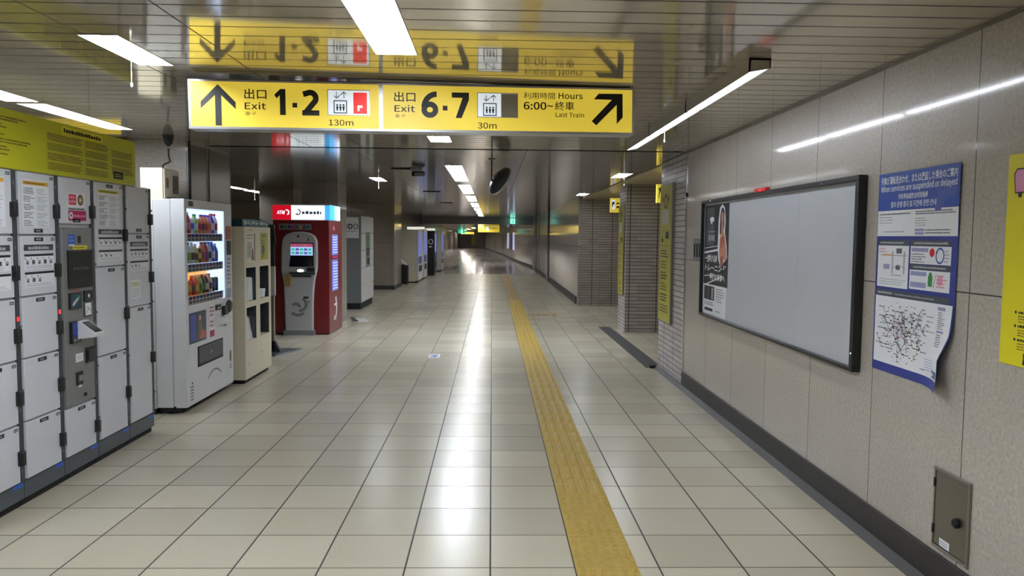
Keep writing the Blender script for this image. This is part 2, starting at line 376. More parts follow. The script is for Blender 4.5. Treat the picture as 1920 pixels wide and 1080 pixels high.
# the long right wall beyond the openings: panels, pilasters, then a slow bend to the left
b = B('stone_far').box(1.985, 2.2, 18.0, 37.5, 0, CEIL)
for y0, y1 in ((27.4, 27.9), (32.6, 33.0), (35.2, 37.4)): b.box(1.95, 1.99, y0, y1, 0, CEIL)
b.m('matt_black')
for y0, y1 in ((26.9, 27.2), (33.0, 33.35), (34.2, 34.4)): b.box(1.975, 1.99, y0, y1, 0, CEIL)
struct('wall_right', b)
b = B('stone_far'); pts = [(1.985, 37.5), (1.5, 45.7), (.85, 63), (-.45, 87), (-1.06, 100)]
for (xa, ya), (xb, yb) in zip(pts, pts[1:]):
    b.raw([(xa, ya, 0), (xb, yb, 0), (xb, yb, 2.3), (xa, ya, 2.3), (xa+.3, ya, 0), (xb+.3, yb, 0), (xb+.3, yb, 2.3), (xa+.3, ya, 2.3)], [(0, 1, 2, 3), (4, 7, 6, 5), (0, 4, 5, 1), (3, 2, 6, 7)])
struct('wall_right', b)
b = B('granite_black').box(1.955, 1.99, 18.0, 37.5, 0, .16)
for (xa, ya), (xb, yb) in zip(pts, pts[1:]):
    b.raw([(xa-.03, ya, 0), (xb-.03, yb, 0), (xb-.03, yb, .16), (xa-.03, ya, .16), (xa, ya, .16), (xb, yb, .16)], [(0, 1, 2, 3), (3, 2, 5, 4)])
struct('baseboard_right', b)
struct('wall_end', B('stone_beige').box(-5, -.9, 100, 100.3, 0, 2.3))
struct('wall_back', B('stone_left').box(-9, 2.2, -5.2, -5, 0, CEIL))
# left side
struct('wall_left', B('stone_left').box(-9.2, -9, -5, 22.5, 0, CEIL))
struct('wall_left', B('stone_left').box(-9, -2.88, 7.5, 7.8, 0, CEIL).box(-3.5, -2.88, 7.8, 8.66, 0, CEIL))
b = B('stone_beige').box(-9, -2.79, 22.3, 24.0, 0, CEIL); b.m('granite_black').box(-9, -2.78, 22.28, 24, 0, .12); struct('wall_left', b)
b = B('stone_end').box(-3.5, -3.3, 24, 33, 0, CEIL)
for (xa, ya), (xb, yb) in (((-3.3, 33), (-3.89, 61)), ((-3.89, 61), (-4.24, 102))):
    b.raw([(xa, ya, 0), (xb, yb, 0), (xb, yb, 2.5), (xa, ya, 2.5), (xa-.3, ya, 0), (xb-.3, yb, 0), (xb-.3, yb, 2.5), (xa-.3, ya, 2.5)], [(0, 3, 2, 1), (4, 5, 6, 7), (0, 1, 5, 4), (3, 7, 6, 2)])
struct('wall_left', b)
b = B('stone_left').box(-3.15, -2.66, 13.5, 14.3, 0, CEIL); struct('wall_left', b)
b = B('stone_beige').box(-4.5, -3.85, 15.2, 15.9, 0, CEIL); struct('wall_left', b)

# tactile guide strip, bars and blister tiles moulded in
b = B('tactile'); y = 1.6; k = 0
while y < 32:
    b.m('tactile' if y < 19 else 'tactile_old').box(.406, .702, y+.003, y+.297, -.002, .002)
    if y < 4.5:
        for i in range(6):
            for j in range(6):
                x = .432+.049*i-(.0 if j % 2 else -.006); yy = y+.028+.049*j
                b.raw([(x-.012, yy-.017, .002), (x+.012, yy-.017, .002), (x+.012, yy+.017, .002), (x-.012, yy+.017, .002), (x-.008, yy-.012, .007), (x+.008, yy-.012, .007), (x+.008, yy+.012, .007), (x-.008, yy+.012, .007)],
                      [(0, 1, 5, 4), (1, 2, 6, 5), (2, 3, 7, 6), (3, 0, 4, 7), (4, 5, 6, 7)])
    else:
        for i in range(4):
            x = .443+.0737*i
            b.raw([(x-.019, y+.012, .002), (x+.019, y+.012, .002), (x+.019, y+.288, .002), (x-.019, y+.288, .002), (x-.012, y+.022, .007), (x+.012, y+.022, .007), (x+.012, y+.278, .007), (x-.012, y+.278, .007)],
                  [(0, 1, 5, 4), (1, 2, 6, 5), (2, 3, 7, 6), (3, 0, 4, 7), (4, 5, 6, 7)])
    y += .3
b.m('tactile_old')
for xx in (.71, 1.01):
    b.box(xx+.003, xx+.297, 15.3, 15.6, -.002, .002)
    for i in range(5):
        for j in range(5): b.box(xx+.03+.055*i, xx+.055+.055*i, 15.32+.055*j, 15.345+.055*j, .002, .007)
tag(obj('tactile_strip', b), 'long yellow tactile guide strip running down the tiled floor', 'tactile paving')

# ------------------------------------------------------------------ ceiling lights
def troffer(label, x0, x1, y0, y1, z=CEIL, tubes=2, cord=None, group=None, name='ceiling_light', ntube=1, lamp='tube'):
    t = thing(name, label, 'ceiling light', ((x0+x1)/2, (y0+y1)/2, z), 0, group); hw, hl = (x1-x0)/2, (y1-y0)/2
    b = B('housing')
    b.box(-hw, -hw+.003, -hl, hl, -.003, .066).box(hw-.003, hw, -hl, hl, -.003, .066).box(-hw+.003, hw-.003, -hl, -hl+.003, -.003, .066).box(-hw+.003, hw-.003, hl-.003, hl, -.003, .066).box(-hw, hw, -hl, hl, .066, .07)
    obj('housing', b, t)
    b = B('reflector'); k = tubes; hw -= .004; hl -= .005
    for i in range(k):                        # one shallow trough per tube
        c = -hw+(2*i+1)*hw/k; q = hw/k
        b.raw([(c-q, -hl, .002), (c-q*.4, -hl, .05), (c+q*.4, -hl, .05), (c+q, -hl, .002), (c-q, hl, .002), (c-q*.4, hl, .05), (c+q*.4, hl, .05), (c+q, hl, .002)], [(0, 1, 5, 4), (1, 2, 6, 5), (2, 3, 7, 6), (0, 3, 2, 1), (4, 5, 6, 7)])
    obj('reflector', b, t, smooth=False)
    for i in range(k):
        c = -hw+(2*i+1)*hw/k; s = 2*hl/ntube
        b = B(lamp)
        for j in range(ntube): b.cyl((c, -hl+j*s+.03, .022), (c, -hl+(j+1)*s-.03, .022), .011, n=8)
        obj('tube', b, t)
    if cord:
        cx, cy, L = cord
        obj('pull_cord', B('ivory').cyl((cx-(x0+x1)/2, cy-(y0+y1)/2, .0), (cx-(x0+x1)/2, cy-(y0+y1)/2, -L), .0016, n=6).lathe([(.002, 0), (.007, -.006), (.006, -.022), (.001, -.026)], (cx-(x0+x1)/2, cy-(y0+y1)/2, -L+.002), 8), t)
    return t
troffer('largest twin tube ceiling light, cut by the top edge of the photo', -.575, -.37, 1.42, 3.87)
troffer('unseen twin tube ceiling light added behind the viewpoint for brightness', -.575, -.37, -1.6, .85)  # unseen light, added behind the camera to brighten the near end
troffer('short square ceiling light just below the bottom edge of the yellow sign', -.585, -.385, 6.97, 7.41, tubes=3)
for k in range(7):
    y0 = 9.85+3.72*k
    troffer(['first twin tube ceiling light beyond the yellow sign, nearest of the corridor row', 'second twin tube ceiling light of the corridor row beyond the sign', 'third twin tube ceiling light of the corridor row beyond the sign', 'fourth twin tube ceiling light of the corridor row beyond the sign', 'fifth twin tube ceiling light of the corridor row beyond the sign', 'sixth twin tube ceiling light of the corridor row beyond the sign', 'farthest twin tube ceiling light of the corridor row, by the low beam'][k],
            -.6, -.385, y0, y0+2.8, tubes=3 if k == 0 else 2, lamp='tube' if k == 0 else 'tube_dim', group='row of ceiling lights down the corridor', ntube=2)
troffer('short ceiling light with a pull cord, left of the yellow sign', -1.86, -1.68, 3.58, 4.2, cord=(-1.84, 4.06, .12))
troffer('long single file ceiling light above the yellow board on the lockers, nearer one', -3.3, -3.08, 2.9, 5.42)
troffer('ceiling light above the far end of the lockers, pointing at the grey wall', -3.28, -3.08, 5.5, 6.8)
troffer('small ceiling light with a pull cord above the red cash machine', -1.9, -1.72, 12.05, 12.85, cord=(-1.8, 12.4, .13))
troffer('small ceiling light with a pull cord in front of the first opening', 1.74, 1.94, 10.75, 11.55, cord=(1.84, 10.9, .14))
troffer('small ceiling light with a pull cord in front of the second opening', 1.77, 1.97, 15.8, 16.6, cord=(1.87, 15.9, .14))
for k, (a, c) in enumerate(((14.6, 15.65), (15.95, 17.2), (17.45, 18.6))):
    troffer(['nearest of three ceiling lights in line in the left side hall', 'middle of three ceiling lights in line in the left side hall, with a cord', 'farthest of three ceiling lights in line in the left side hall'][k], -5.05, -4.85, a, c, group='ceiling lights in the left side hall', cord=(-4.95, 16.4, .16) if k == 1 else None)
for k in range(5):
    y0 = 41+11.5*k; xx = -.75-.06*(y0-41)
    troffer(['first ceiling light under the low ceiling beyond the beam', 'second ceiling light under the low ceiling beyond the beam', 'third ceiling light under the low ceiling beyond the beam', 'fourth ceiling light under the low ceiling beyond the beam', 'last ceiling light under the low ceiling near the end wall'][k], xx, xx+.22, y0, y0+7, z=2.13, ntube=3, lamp='tube_far', group='ceiling lights under the low ceiling far ahead')
for k, (a, c) in enumerate(((3.83, 5.07), (5.09, 6.26), (6.28, 7.32))):
    t = thing('wall_wash_light', ['slim box light on the ceiling by the right wall, nearest of three in line', 'slim box light on the ceiling by the right wall, middle of three in line', 'slim box light on the ceiling by the right wall, farthest of three in line'][k], 'ceiling light', (1.304, a, CEIL), 0, 'slim box lights along the right wall'); L = c-a
    b = B('housing'); b.prism([(-.054, 0), (-.054, -.068), (-.046, -.066), (-.046, -.01), (.046, -.01), (.046, -.047), (.054, -.049), (.054, 0)], .0, L)
    E_ = [(-.054, 0), (-.054, -.068), (.054, -.049), (.054, 0)]; b.prism(E_, 0, .006).prism(E_, L-.006, L); obj('housing', b, t, smooth=False)
    b = B('diffuser'); b.raw([(-.046, .008, -.066), (.046, .008, -.047), (.046, L-.008, -.047), (-.046, L-.008, -.066), (-.046, .008, -.02), (.046, .008, -.02), (.046, L-.008, -.02), (-.046, L-.008, -.02)], [(0, 3, 2, 1), (4, 5, 6, 7), (0, 1, 5, 4), (2, 3, 7, 6), (1, 2, 6, 5), (3, 0, 4, 7)]); obj('diffuser', b, t, smooth=False)
    b = B('side_tube'); b.raw([(-.008, .03, -.0595), (.008, .03, -.0562), (.008, L-.03, -.0562), (-.008, L-.03, -.0595)], [(0, 3, 2, 1)]); obj('tube', b, t, smooth=False)
    if k == 1: obj('pull_cord', B('ivory').cyl((.03, .98, -.05), (.03, .98, -.12), .002, n=6).lathe([(.002, 0), (.007, -.006), (.006, -.022), (.001, -.026)], (.03, .98, -.118), 8), t)

# ------------------------------------------------------------------ overhead sign
SZ = 2.14
t = thing('overhead_sign', 'wide illuminated yellow sign hung across the corridor, pointing to exits 1, 2, 6 and 7', 'sign', (-1.678, 4.38, SZ), .0875)
t.rotation_euler[1] = -.0100
H = .262
def zz(z, x): return z-.0105*x-SZ
b = B('sign_frame').box(0, 2.517, 0, .13, -.004, .009).box(0, 2.517, 0, .13, H-.006, H+.004).box(0, .012, 0, .13, .009, H-.006).box(2.505, 2.517, 0, .13, .009, H-.006).box(1.038, 1.06, -.001, .13, .009, H-.006).box(.01, 2.5, .1, .13, 0, H)
obj('frame', b, t)
obj('mounting_bar', B('dark_grey').box(.02, 2.5, .03, .1, H+.004, H+.014), t)
def pictogram(cx0, cx1, z0, z1, rx0, rx1, rz0, rz1, ex0, ex1, ez0, ez1, az0, az1, rm, fork):
    b = B('sign_frame').rect(cx0, cx1, z0, z1, -.0004); b.m('sign_white').rect(cx0+.004, cx1-.004, z0+.004, z1-.004, -.0008)
    b.m(rm).rect(rx0, rx1, rz0, rz1, -.0012)
    if fork: b.m('sign_white').poly([(fork[0], fork[2]), (fork[0]+.011, fork[2]), (fork[0]+.011, fork[2]+.018), (fork[1], fork[2]+.018), (fork[1], fork[3]), (fork[0], fork[3])], -.0016)
    b.m('sign_ink'); w = .0055; y = -.0016
    b.rect(ex0, ex1, ez1-w, ez1, y).rect(ex0, ex1, ez0, ez0+w, y).rect(ex0, ex0+w, ez0+w, ez1-w, y).rect(ex1-w, ex1, ez0+w, ez1-w, y)
    for k in range(3):
        px = ex0+(ex1-ex0)*(.27+.235*k); b.disc(px, ez0+.047, .0055, y-.0002, 10); b.poly([(px-.007, ez0+.04), (px+.007, ez0+.04), (px+.005, ez0+.026), (px+.003, ez0+.014), (px-.003, ez0+.014), (px-.005, ez0+.026)], y-.0002)
    xa, xb = ex0+.22*(ex1-ex0), ex0+.78*(ex1-ex0); h = .004; s = .014
    b.seg(xa, az1, xa, az0, h, y).seg(xa, az0, xa-s, az0+s, h, y).seg(xa, az0, xa+s, az0+s, h, y)
    b.seg(xb, az0, xb, az1, h, y).seg(xb, az1, xb-s, az1-s, h, y).seg(xb, az1, xb+s, az1-s, h, y).seg(xa+.006, az0+.004, xb-.006, az1-.004, .003, y)
    return b
# left half
obj('panel', B('sign_yellow').box(.012, 1.038, .0002, .02, .009, H-.006), t, smooth=False)
P = [(.159, 2.382), (.253, 2.286), (.253, 2.248), (.177, 2.322), (.177, 2.156), (.143, 2.156), (.143, 2.322), (.066, 2.248), (.066, 2.286)]
obj('arrow', B('sign_ink').poly([(x, zz(z, x)) for x, z in P], -.001), t)
def T(s, x0, x1, z0, z1, bold=0., mat='sign_ink'): b.m(mat).text(s, x0, x1, zz(z0, x0), zz(z1, x0), -.001, bold)
def caption(dx, dz):
    T('出口', .30+dx, .42+dx, 2.306+dz, 2.362+dz, .004); T('Exit', .301+dx, .417+dx, 2.249+dz, 2.288+dz, .004); T('출구', .304+dx, .362+dx, 2.218+dz, 2.237+dz, 0, 'sign_ink_soft')
b = B('sign_ink'); caption(0, 0); obj('exit_caption', b, t)
obj('exit_number', B('sign_ink').digit('1', .462, .523, zz(2.223, .5), zz(2.366, .5)), t); obj('number_dot', B('sign_ink').rect(.56, .586, zz(2.266, .57), zz(2.292, .57), -.001), t); obj('exit_number', B('sign_ink').digit('2', .613, .707, zz(2.224, .66), zz(2.367, .66)), t)
b = B('sign_ink'); T('130m', .758, .894, 2.172, 2.205, .003); obj('distance', b, t)
obj('pictogram', pictogram(.752, .987, zz(2.229, .75), zz(2.372, .75), .895, .971, zz(2.241, .9), zz(2.359, .9), .786, .86, zz(2.240, .78), zz(2.313, .78), zz(2.324, .78), zz(2.36, .78), 'sign_red', (.918, .945, zz(2.256, .92), zz(2.288, .92))), t)
# right half
obj('panel', B('sign_yellow').box(1.06, 2.505, .0002, .02, .009, H-.006), t, smooth=False)
b = B('sign_ink'); caption(.823, .009); obj('exit_caption', b, t)
obj('exit_number', B('sign_ink').digit('6', 1.276, 1.372, zz(2.229, 1.3), zz(2.378, 1.3)), t); obj('number_dot', B('sign_ink').rect(1.397, 1.424, zz(2.273, 1.4), zz(2.3, 1.4), -.001), t); obj('exit_number', B('sign_ink').digit('7', 1.449, 1.547, zz(2.233, 1.5), zz(2.377, 1.5)), t)
b = B('sign_ink'); T('30m', 1.597, 1.706, 2.176, 2.211, .003); obj('distance', b, t)
b = B('sign_ink'); T('利用時間', 1.863, 2.046, 2.354, 2.391); T('Hours', 2.067, 2.209, 2.359, 2.393, .004); T('6:00~', 1.863, 2.036, 2.292, 2.336, .006); T('終車', 2.046, 2.159, 2.293, 2.343, .002); T('Last Train', 2.05, 2.218, 2.254, 2.281, .002); obj('opening_hours', b, t)
obj('pictogram', pictogram(1.594, 1.83, zz(2.240, 1.6), zz(2.381, 1.6), 1.732, 1.826, zz(2.244, 1.7), zz(2.377, 1.7), 1.628, 1.706, zz(2.249, 1.6), zz(2.322, 1.6), zz(2.333, 1.6), zz(2.367, 1.6), 'sign_grey', None), t)
P = [(2.2635, 2.236), (2.291, 2.212), (2.412, 2.334), (2.413, 2.223), (2.449, 2.262), (2.447, 2.398), (2.304, 2.395), (2.276, 2.362), (2.383, 2.362)]
obj('arrow', B('sign_ink').poly([(x, zz(z, x)) for x, z in P], -.001), t)

# ------------------------------------------------------------------ coin lockers
def instruct(b, x0, x1, z0, z1, title=True):
    # the printed how-to sheets: dark title bar, two white step boxes under dark bands
    if title: b.m('dark_grey').rect(x0, x1, z1-.034, z1, -.0064); b.greek(x0+.04, x1-.04, z1-.03, z1-.006, 1, -.007, .8, (.5, 1.1), .05, 'light_grey'); z1 -= .05
    h = (z1-z0)/2
    for k in range(2):
        a = z1-(k+1)*h+.01; c = z1-k*h-.004
        b.m('paper').rect(x0, x1, a, c, -.0062); b.m('ink').rect(x0, x1, c-.013, c, -.0066)
        n = 5 if k == 0 else 3; g = (x1-x0)/5
        for i in range(n):
            b.m('ink_grey' if i % 2 else 'ink_pale').rect(x0+g*(i+.25), x0+g*(i+.75), a+.03, c-.034, -.0066); b.m('ink').rect(x0+g*(i+.1), x0+g*(i+.22), c-.03, c-.02, -.0066)
            b.m('ink').disc(x0+g*(i+.5), a+.036+.008*(i % 2), .007, -.0069, 8)
        b.greek(x0+.01, x1-.01, a+.005, a+.024, 2, -.0066, .4, (.6, 2), .2, 'ink_pale')
def sheet(b, x0, x1, z0, z1, head, cut=0):
    b.m('paper').rect(x0, x1, z0, z1, -.0062); b.m(head).rect(x0+.006, x1-.006, z1-.03, z1-.008, -.0066); b.m('brown').greek(x0+.02, x1-.03, z1-.027, z1-.011, 1, -.007, .6, (.5, 1.5), .1, 'brown')
    mx = (x0+x1)/2
    for k in range(5):
        za = z0+(z1-z0-.04)*(k+.08)/5; zb = z0+(z1-z0-.04)*(k+.9)/5
        b.greek(x0+.01, mx-.008, za, zb, 4, -.0066, .5, (.8, 2.5), .5, 'ink_grey' if k % 2 else 'slate'); b.greek(mx+.006, x1-.01, za, zb, 4, -.0066, .45, (.8, 2.5), .5, 'ink_pale')
def locker(y0, y1, label, doors, terminal=None, lamp=False):
    W = y1-y0; t = thing('coin_locker', label, 'coin locker', (-2.64, y0, 0), LW, 'bank of coin lockers')
    obj('body', B('light_grey').box(.002, W-.002, .012, .6, .147, 1.902), t, .004)
    b = B('plinth_grey').box(.002, W-.002, .008, .58, .045, .145); b.m('matt_black').box(.002, W-.002, .03, .58, 0, .045); b.m('blue').rect(W-.1, W-.01, .118, .142, .0075); obj('plinth', b, t)
    s = B('dark_grey').box(W-.042, W-.004, -.002, .012, .15, 1.896)
    s.m('chrome')
    for z in (1.74, 1.36, 1.04, .68, .33): s.cyl((W-.012, -.002, z-.012), (W-.012, -.012, z-.012), .007, n=8)
    for z in (1.82, 1.46, .95, .55, .2): s.m('mid_grey').box(W-.032, W-.024, -.003, 0, z, z+.02)
    if lamp: s.m('led_red').box(W-.034, W-.016, -.006, 0, 1.06, 1.085)
    obj('lock_strip', s, t)
    for z0, z1, kind, hz in doors:
        x0, x1 = .014, W-.05
        d = obj('door', B('locker_paint').box(x0, x1, -.005, .014, z0+.006, z1-.006), t, .003)
        b = B('ink'); lab = 'b' if kind in ('sheet', 'stickers', 'plain_low') else 't'
        za = z0+.014 if lab == 'b' else z1-.036
        b.rect((x0+x1)/2-.045, (x0+x1)/2+.045, za, za+.022, -.0062); b.greek((x0+x1)/2-.025, (x0+x1)/2+.025, za+.005, za+.018, 1, -.0068, .8, (.5, .7), .05, 'ink_pale')
        obj('number_plate', b, d)
        obj('number_tag', B('dark_grey').rect(x1-.05, x1-.012, z1-.034, z1-.016, -.0062).m('ink_pale').rect(x1-.044, x1-.02, z1-.03, z1-.021, -.0066), d)
        obj('handle', B('black').box(W-.072, W-.036, -.034, -.001, hz-.042, hz+.042), d, .006)
        if kind == 'sheet' or kind == 'sheet_instruct':
            b = B('paper'); sheet(b, x0+.03, x1-.06, z1-.315 if kind == 'sheet' else z1-.3, z1-.045, 'ochre' if kind == 'sheet' else 'lime_board')
            obj('notice_sheet', b, d)
            if kind == 'sheet_instruct':
                b = B('paper'); instruct(b, x0+.025, x1-.03, z0+.03, z1-.32); obj('instruction_sheet', b, d)
        if kind == 'instruct':
            b = B('paper'); instruct(b, x0+.03, x1-.03, z0+.04, z1-.055); obj('instruction_sheet', b, d)
        if kind == 'instruct_tall':
            b = B('paper'); instruct(b, x0+.025, x1-.03, z0+.255, z1-.06); obj('instruction_sheet', b, d)
            b = B('paper').rect(x0+.03, x0+.18, z0+.06, z0+.2, -.0062); b.greek(x0+.04, x0+.17, z0+.15, z0+.185, 2, -.0066, .6, (.5, 1.5), .1, 'strip_yellow').greek(x0+.04, x0+.17, z0+.07, z0+.14, 4, -.0066, .35, (.5, 1.5), .2, 'ink_pale'); obj('sticker', b, d)
        if kind == 'stickers':
            b = B('paper').rect(.092, .298, 1.715, 1.835-.03, -.0062); b.m('red').rect(.104, .19, 1.73, 1.795, -.0066); b.greek(.11, .185, 1.738, 1.79, 2, -.007, .7, (.5, .8), .05, 'pink')
            b.m('brown').disc(.242, 1.763, .035, -.0066, 20); b.m('gold').disc(.242, 1.763, .024, -.007, 16).m('paper').poly([(.23, 1.75), (.258, 1.763), (.23, 1.776)], -.0074)
            b.greek(.1, .29, 1.698, 1.712, 1, -.0066, .7, (.5, 1.2), .05, 'dark_grey'); obj('sticker', b, d)
            b = B('magenta').rect(.098, .307, 1.632, 1.694, -.0062); b.m('paper').disc(.128, 1.663, .022, -.0066, 16).m('magenta').disc(.128, 1.663, .01, -.007, 12); b.greek(.16, .295, 1.65, 1.675, 1, -.0066, .6, (.4, .8), .05, 'pink'); obj('sticker', b, d)
    if terminal:
        g = obj('payment_terminal', B('terminal_grey').box(.018, W-.044, -.003, .014, .462, 1.588), t, .003); o = y0
        def L(y): return y-o
        obj('terminal_slot', B('ink').rect(.02, .05, 1.592-.012, 1.584, -.0042), g)
        b = B('black').box(L(4.89), L(5.182), -.012, -.002, 1.205, 1.445); b.m('screen_dark').rect(L(4.9), L(5.172), 1.215, 1.435, -.0125); b.greek(L(4.94), L(5.14), 1.315, 1.345, 1, -.0132, .8, (.6, 1.), .05, 'dark_grey'); obj('screen', b, g)
        b = B('yellow_poster').rect(L(4.958), L(5.132), 1.437+.012, 1.474, -.0042); b.greek(L(4.975), L(5.115), 1.455, 1.468, 1, -.005, .6, (.5, 1), .1, 'brown'); obj('sticker', b, g)
        b = B('blue').rect(L(4.906), L(4.982), 1.478, 1.546, -.0042); b.m('paper').rect(L(4.912), L(4.978), 1.472, 1.482, -.0046); b.greek(L(4.915), L(4.972), 1.495, 1.54, 2, -.005, .5, (.5, 1), .1, 'lavender'); obj('sticker', b, g)
        obj('key_lock', B('black').box(L(5.025), L(5.048), -.01, -.002, 1.49, 1.535), g)
        obj('red_text_strip', B('red').greek(L(4.94), L(5.03), 1.186, 1.196, 1, -.0042, .8, (.5, .9), .1, 'red'), g)
        b = B('black').box(L(4.893), L(5.03), -.014, -.002, 1.075, 1.178); b.m('teal_dark').rect(L(4.9), L(5.022), 1.083, 1.17, -.0145); b.m('light_grey').seg(L(4.92), 1.1, L(4.985), 1.14, .02, -.015); b.m('green').disc(L(4.995), 1.145, .014, -.0152, 12); obj('bill_slot', b, g)
        b = B('black').box(L(5.066), L(5.17), -.014, -.002, 1.112, 1.182); b.m('paper').disc(L(5.118), 1.147, .012, -.0148, 12).m('slate').rect(L(5.08), L(5.156), 1.122, 1.128, -.0146); obj('coin_slot', b, g)
        b = B('dark_grey').box(L(5.07), L(5.16), -.01, -.002, 1.012, 1.106); b.m('paper').rect(L(5.077), L(5.152), 1.02, 1.1, -.0106); b.m('ink').seg(L(5.085), 1.03, L(5.12), 1.07, .004, -.011).seg(L(5.1), 1.075, L(5.145), 1.045, .004, -.011); obj('coin_guide', b, g)
        b = B('black').box(L(4.893), L(4.999), -.02, -.002, .86, .996); b.m('navy').rect(L(4.9), L(4.992), .9, .99, -.0206); b.m('blue').ring(L(4.946), .945, .024, .031, -.0212, 20); b.m('mid_grey').rect(L(4.91), L(4.94), .868, .89, -.0206).rect(L(4.95), L(4.98), .868, .89, -.0206); obj('card_reader', b, g)
        b = B('white_paint'); xa, xb = L(4.96), L(5.075)
        b.raw([(xa, -.002, .995), (xb, -.002, .995), (xb, -.002, .88), (xa, -.002, .88), (xa, -.03, .995), (xb, -.03, .995), (xb, -.135, .915), (xa, -.135, .915), (xb, -.13, .895), (xa, -.13, .895)], [(0, 4, 5, 1), (4, 7, 6, 5), (7, 9, 8, 6), (9, 3, 2, 8), (0, 3, 9, 7, 4), (1, 5, 6, 8, 2)])
        b.m('screen_dark').face([(xa+.012, -.0405, .988), (xa+.012, -.1245, .924), (xb-.012, -.1245, .924), (xb-.012, -.0405, .988)]); obj('touch_pad', b, g, .002)
        b = B('black').box(L(5.078), L(5.19), -.012, -.002, .71, .81); b.m('dark_grey').box(L(5.095), L(5.172), -.02, -.01, .725, .79); b.m('black').rect(L(5.128), L(5.138), .74, .78, -.0206); obj('coin_return', b, g)
        b = B('paper').rect(L(4.957), L(5.048), .732, .785, -.0042); b.greek(L(4.965), L(5.04), .74, .775, 3, -.0048, .4, (.5, 1), .2, 'ink_pale'); obj('sticker', b, g)
        b = B('black').box(L(4.958), L(5.03), -.01, -.002, .585, .668); b.m('mid_grey').box(L(4.975), L(5.012), -.018, -.008, .61, .645); b.m('paper').rect(L(4.985), L(5.02), .566, .58, -.0042); obj('receipt_slot', b, g)
        obj('key_lock', B('black').cyl((L(5.06), -.002, .51), (L(5.06), -.012, .51), .012, n=12), g)
locker(3.975, 4.398, 'coin locker column at the left edge of the photo, only its right half in view', [(1.54, 1.9, 'sheet', 1.68), (1.19, 1.54, 'instruct', 1.33), (.84, 1.19, 'plain', .98), (.48, .84, 'plain', .63), (.147, .48, 'plain', .29)], lamp=True)
locker(4.4, 4.816, 'five-door coin locker column with an orange headed notice, left of the payment screen', [(1.54, 1.9, 'sheet', 1.68), (1.19, 1.54, 'instruct', 1.33), (.84, 1.19, 'plain', .98), (.48, .84, 'plain', .63), (.147, .48, 'plain', .29)], lamp=True)
locker(4.818, 5.236, 'coin locker column with the grey payment terminal, screen and keypad', [(1.606, 1.9, 'stickers', 1.69), (.147, .455, 'plain', .27)], terminal=True)
locker(5.238, 5.686, 'three-door coin locker column just right of the payment terminal', [(1.325, 1.9, 'sheet_instruct', 1.54), (.72, 1.325, 'plain', .98), (.15, .72, 'plain', .41)])
locker(5.688, 6.1, 'last coin locker column at the far end, beside the vending machine', [(1.552, 1.9, 'plain_low', 1.66), (1.012, 1.552, 'instruct_tall', 1.22), (.155, 1.012, 'plain', .60)])
# yellow board over the lockers
t = thing('notice_board', 'long yellow board of small print standing along the top of the coin lockers', 'board', (-2.64, 3.4, 1.903), LW)
obj('panel', B('lime_board').box(0, 2.46, .002, .022, 0, .322), t, .002)
obj('back_brace', B('mid_grey').box(.3, .33, .022, .25, 0, .02).box(1.9, 1.93, .022, .25, 0, .02).box(.3, .33, .022, .04, .0, .28).box(1.9, 1.93, .022, .04, 0, .28), t)
b = B('ink'); o = 3.4
def L(y): return y-o
def bz(v): return v-1.903
b.m('ink').greek(L(4.88)+.02, L(5.36), bz(2.168), bz(2.2), 1, -.0004, .8, (.5, 1), .02, 'ink'); b.m('yellow_poster').rect(L(4.88), L(5.38), bz(2.162), bz(2.206), .0012)
for xa, xb in ((4.72, 5.12), (5.15, 5.46), (5.5, 5.82)):
    for k in range(3 if xa > 5.4 else 4):
        zt = bz(2.15)-.058*k-(.02 if xa > 5.4 else 0); b.greek(L(xa), L(xb), zt-.046, zt, 4 if (k+int(xa*10)) % 2 else 5, .0006, .55, (.6, 2.2), .12, 'sign_ink_soft' if k % 2 else 'brown')
b.m('ink').rect(L(5.52), L(5.66), bz(1.935), bz(1.985), .0006).greek(L(5.54), L(5.64), bz(1.945), bz(1.975), 2, -.0002, .5, (.5, 1), .1, 'lime_board')
for k in range(6): b.greek(L(3.6), L(4.62)-.1*(k % 3), bz(2.155)-.04*k, bz(2.185)-.04*k, 2, .0006, .5, (.5, 2.2), .3, 'sign_ink_soft' if k % 2 else 'brown')
obj('lettering', b, t)
# yellow sign high on the wall behind the lockers (seen mirrored in the ceiling)
t = thing('wall_sign', 'illuminated yellow sign high on the grey wall behind the locker bank', 'sign', (-5.0, 7.5, 2.27), 0)
obj('panel', B('sign_yellow').box(0, 1.54, -.1, -.002, 0, .14), t); obj('frame', B('sign_frame').box(-.012, 0, -.1, -.002, -.012, .152).box(1.54, 1.552, -.1, -.002, -.012, .152).box(0, 1.54, -.1, -.002, -.012, 0).box(0, 1.54, -.1, -.002, .14, .152), t)

# ------------------------------------------------------------------ vending machine
VY = 6.65
t = thing('vending_machine', 'white drink vending machine with a lit display window beside the coin lockers', 'vending machine', (-2.6, VY, 0), LW)
W = 1.19
b = B('white_paint').box(.004, W-.004, .12, .262, .06, 1.846); b.m('matt_black').box(.03, W-.03, .06, .25, .015, .06); obj('cabinet', b, t, .006)
bk = thing('back_cabinet', 'white cabinet close behind the vending machine, under the cream meter box', 'cabinet', (-2.866, VY, 0), LW)
obj('body', B('white_paint').box(.012, .82, .0, .334, .05, 1.842), bk, .006); obj('base', B('matt_black').box(.03, .8, .01, .31, 0, .05), bk)
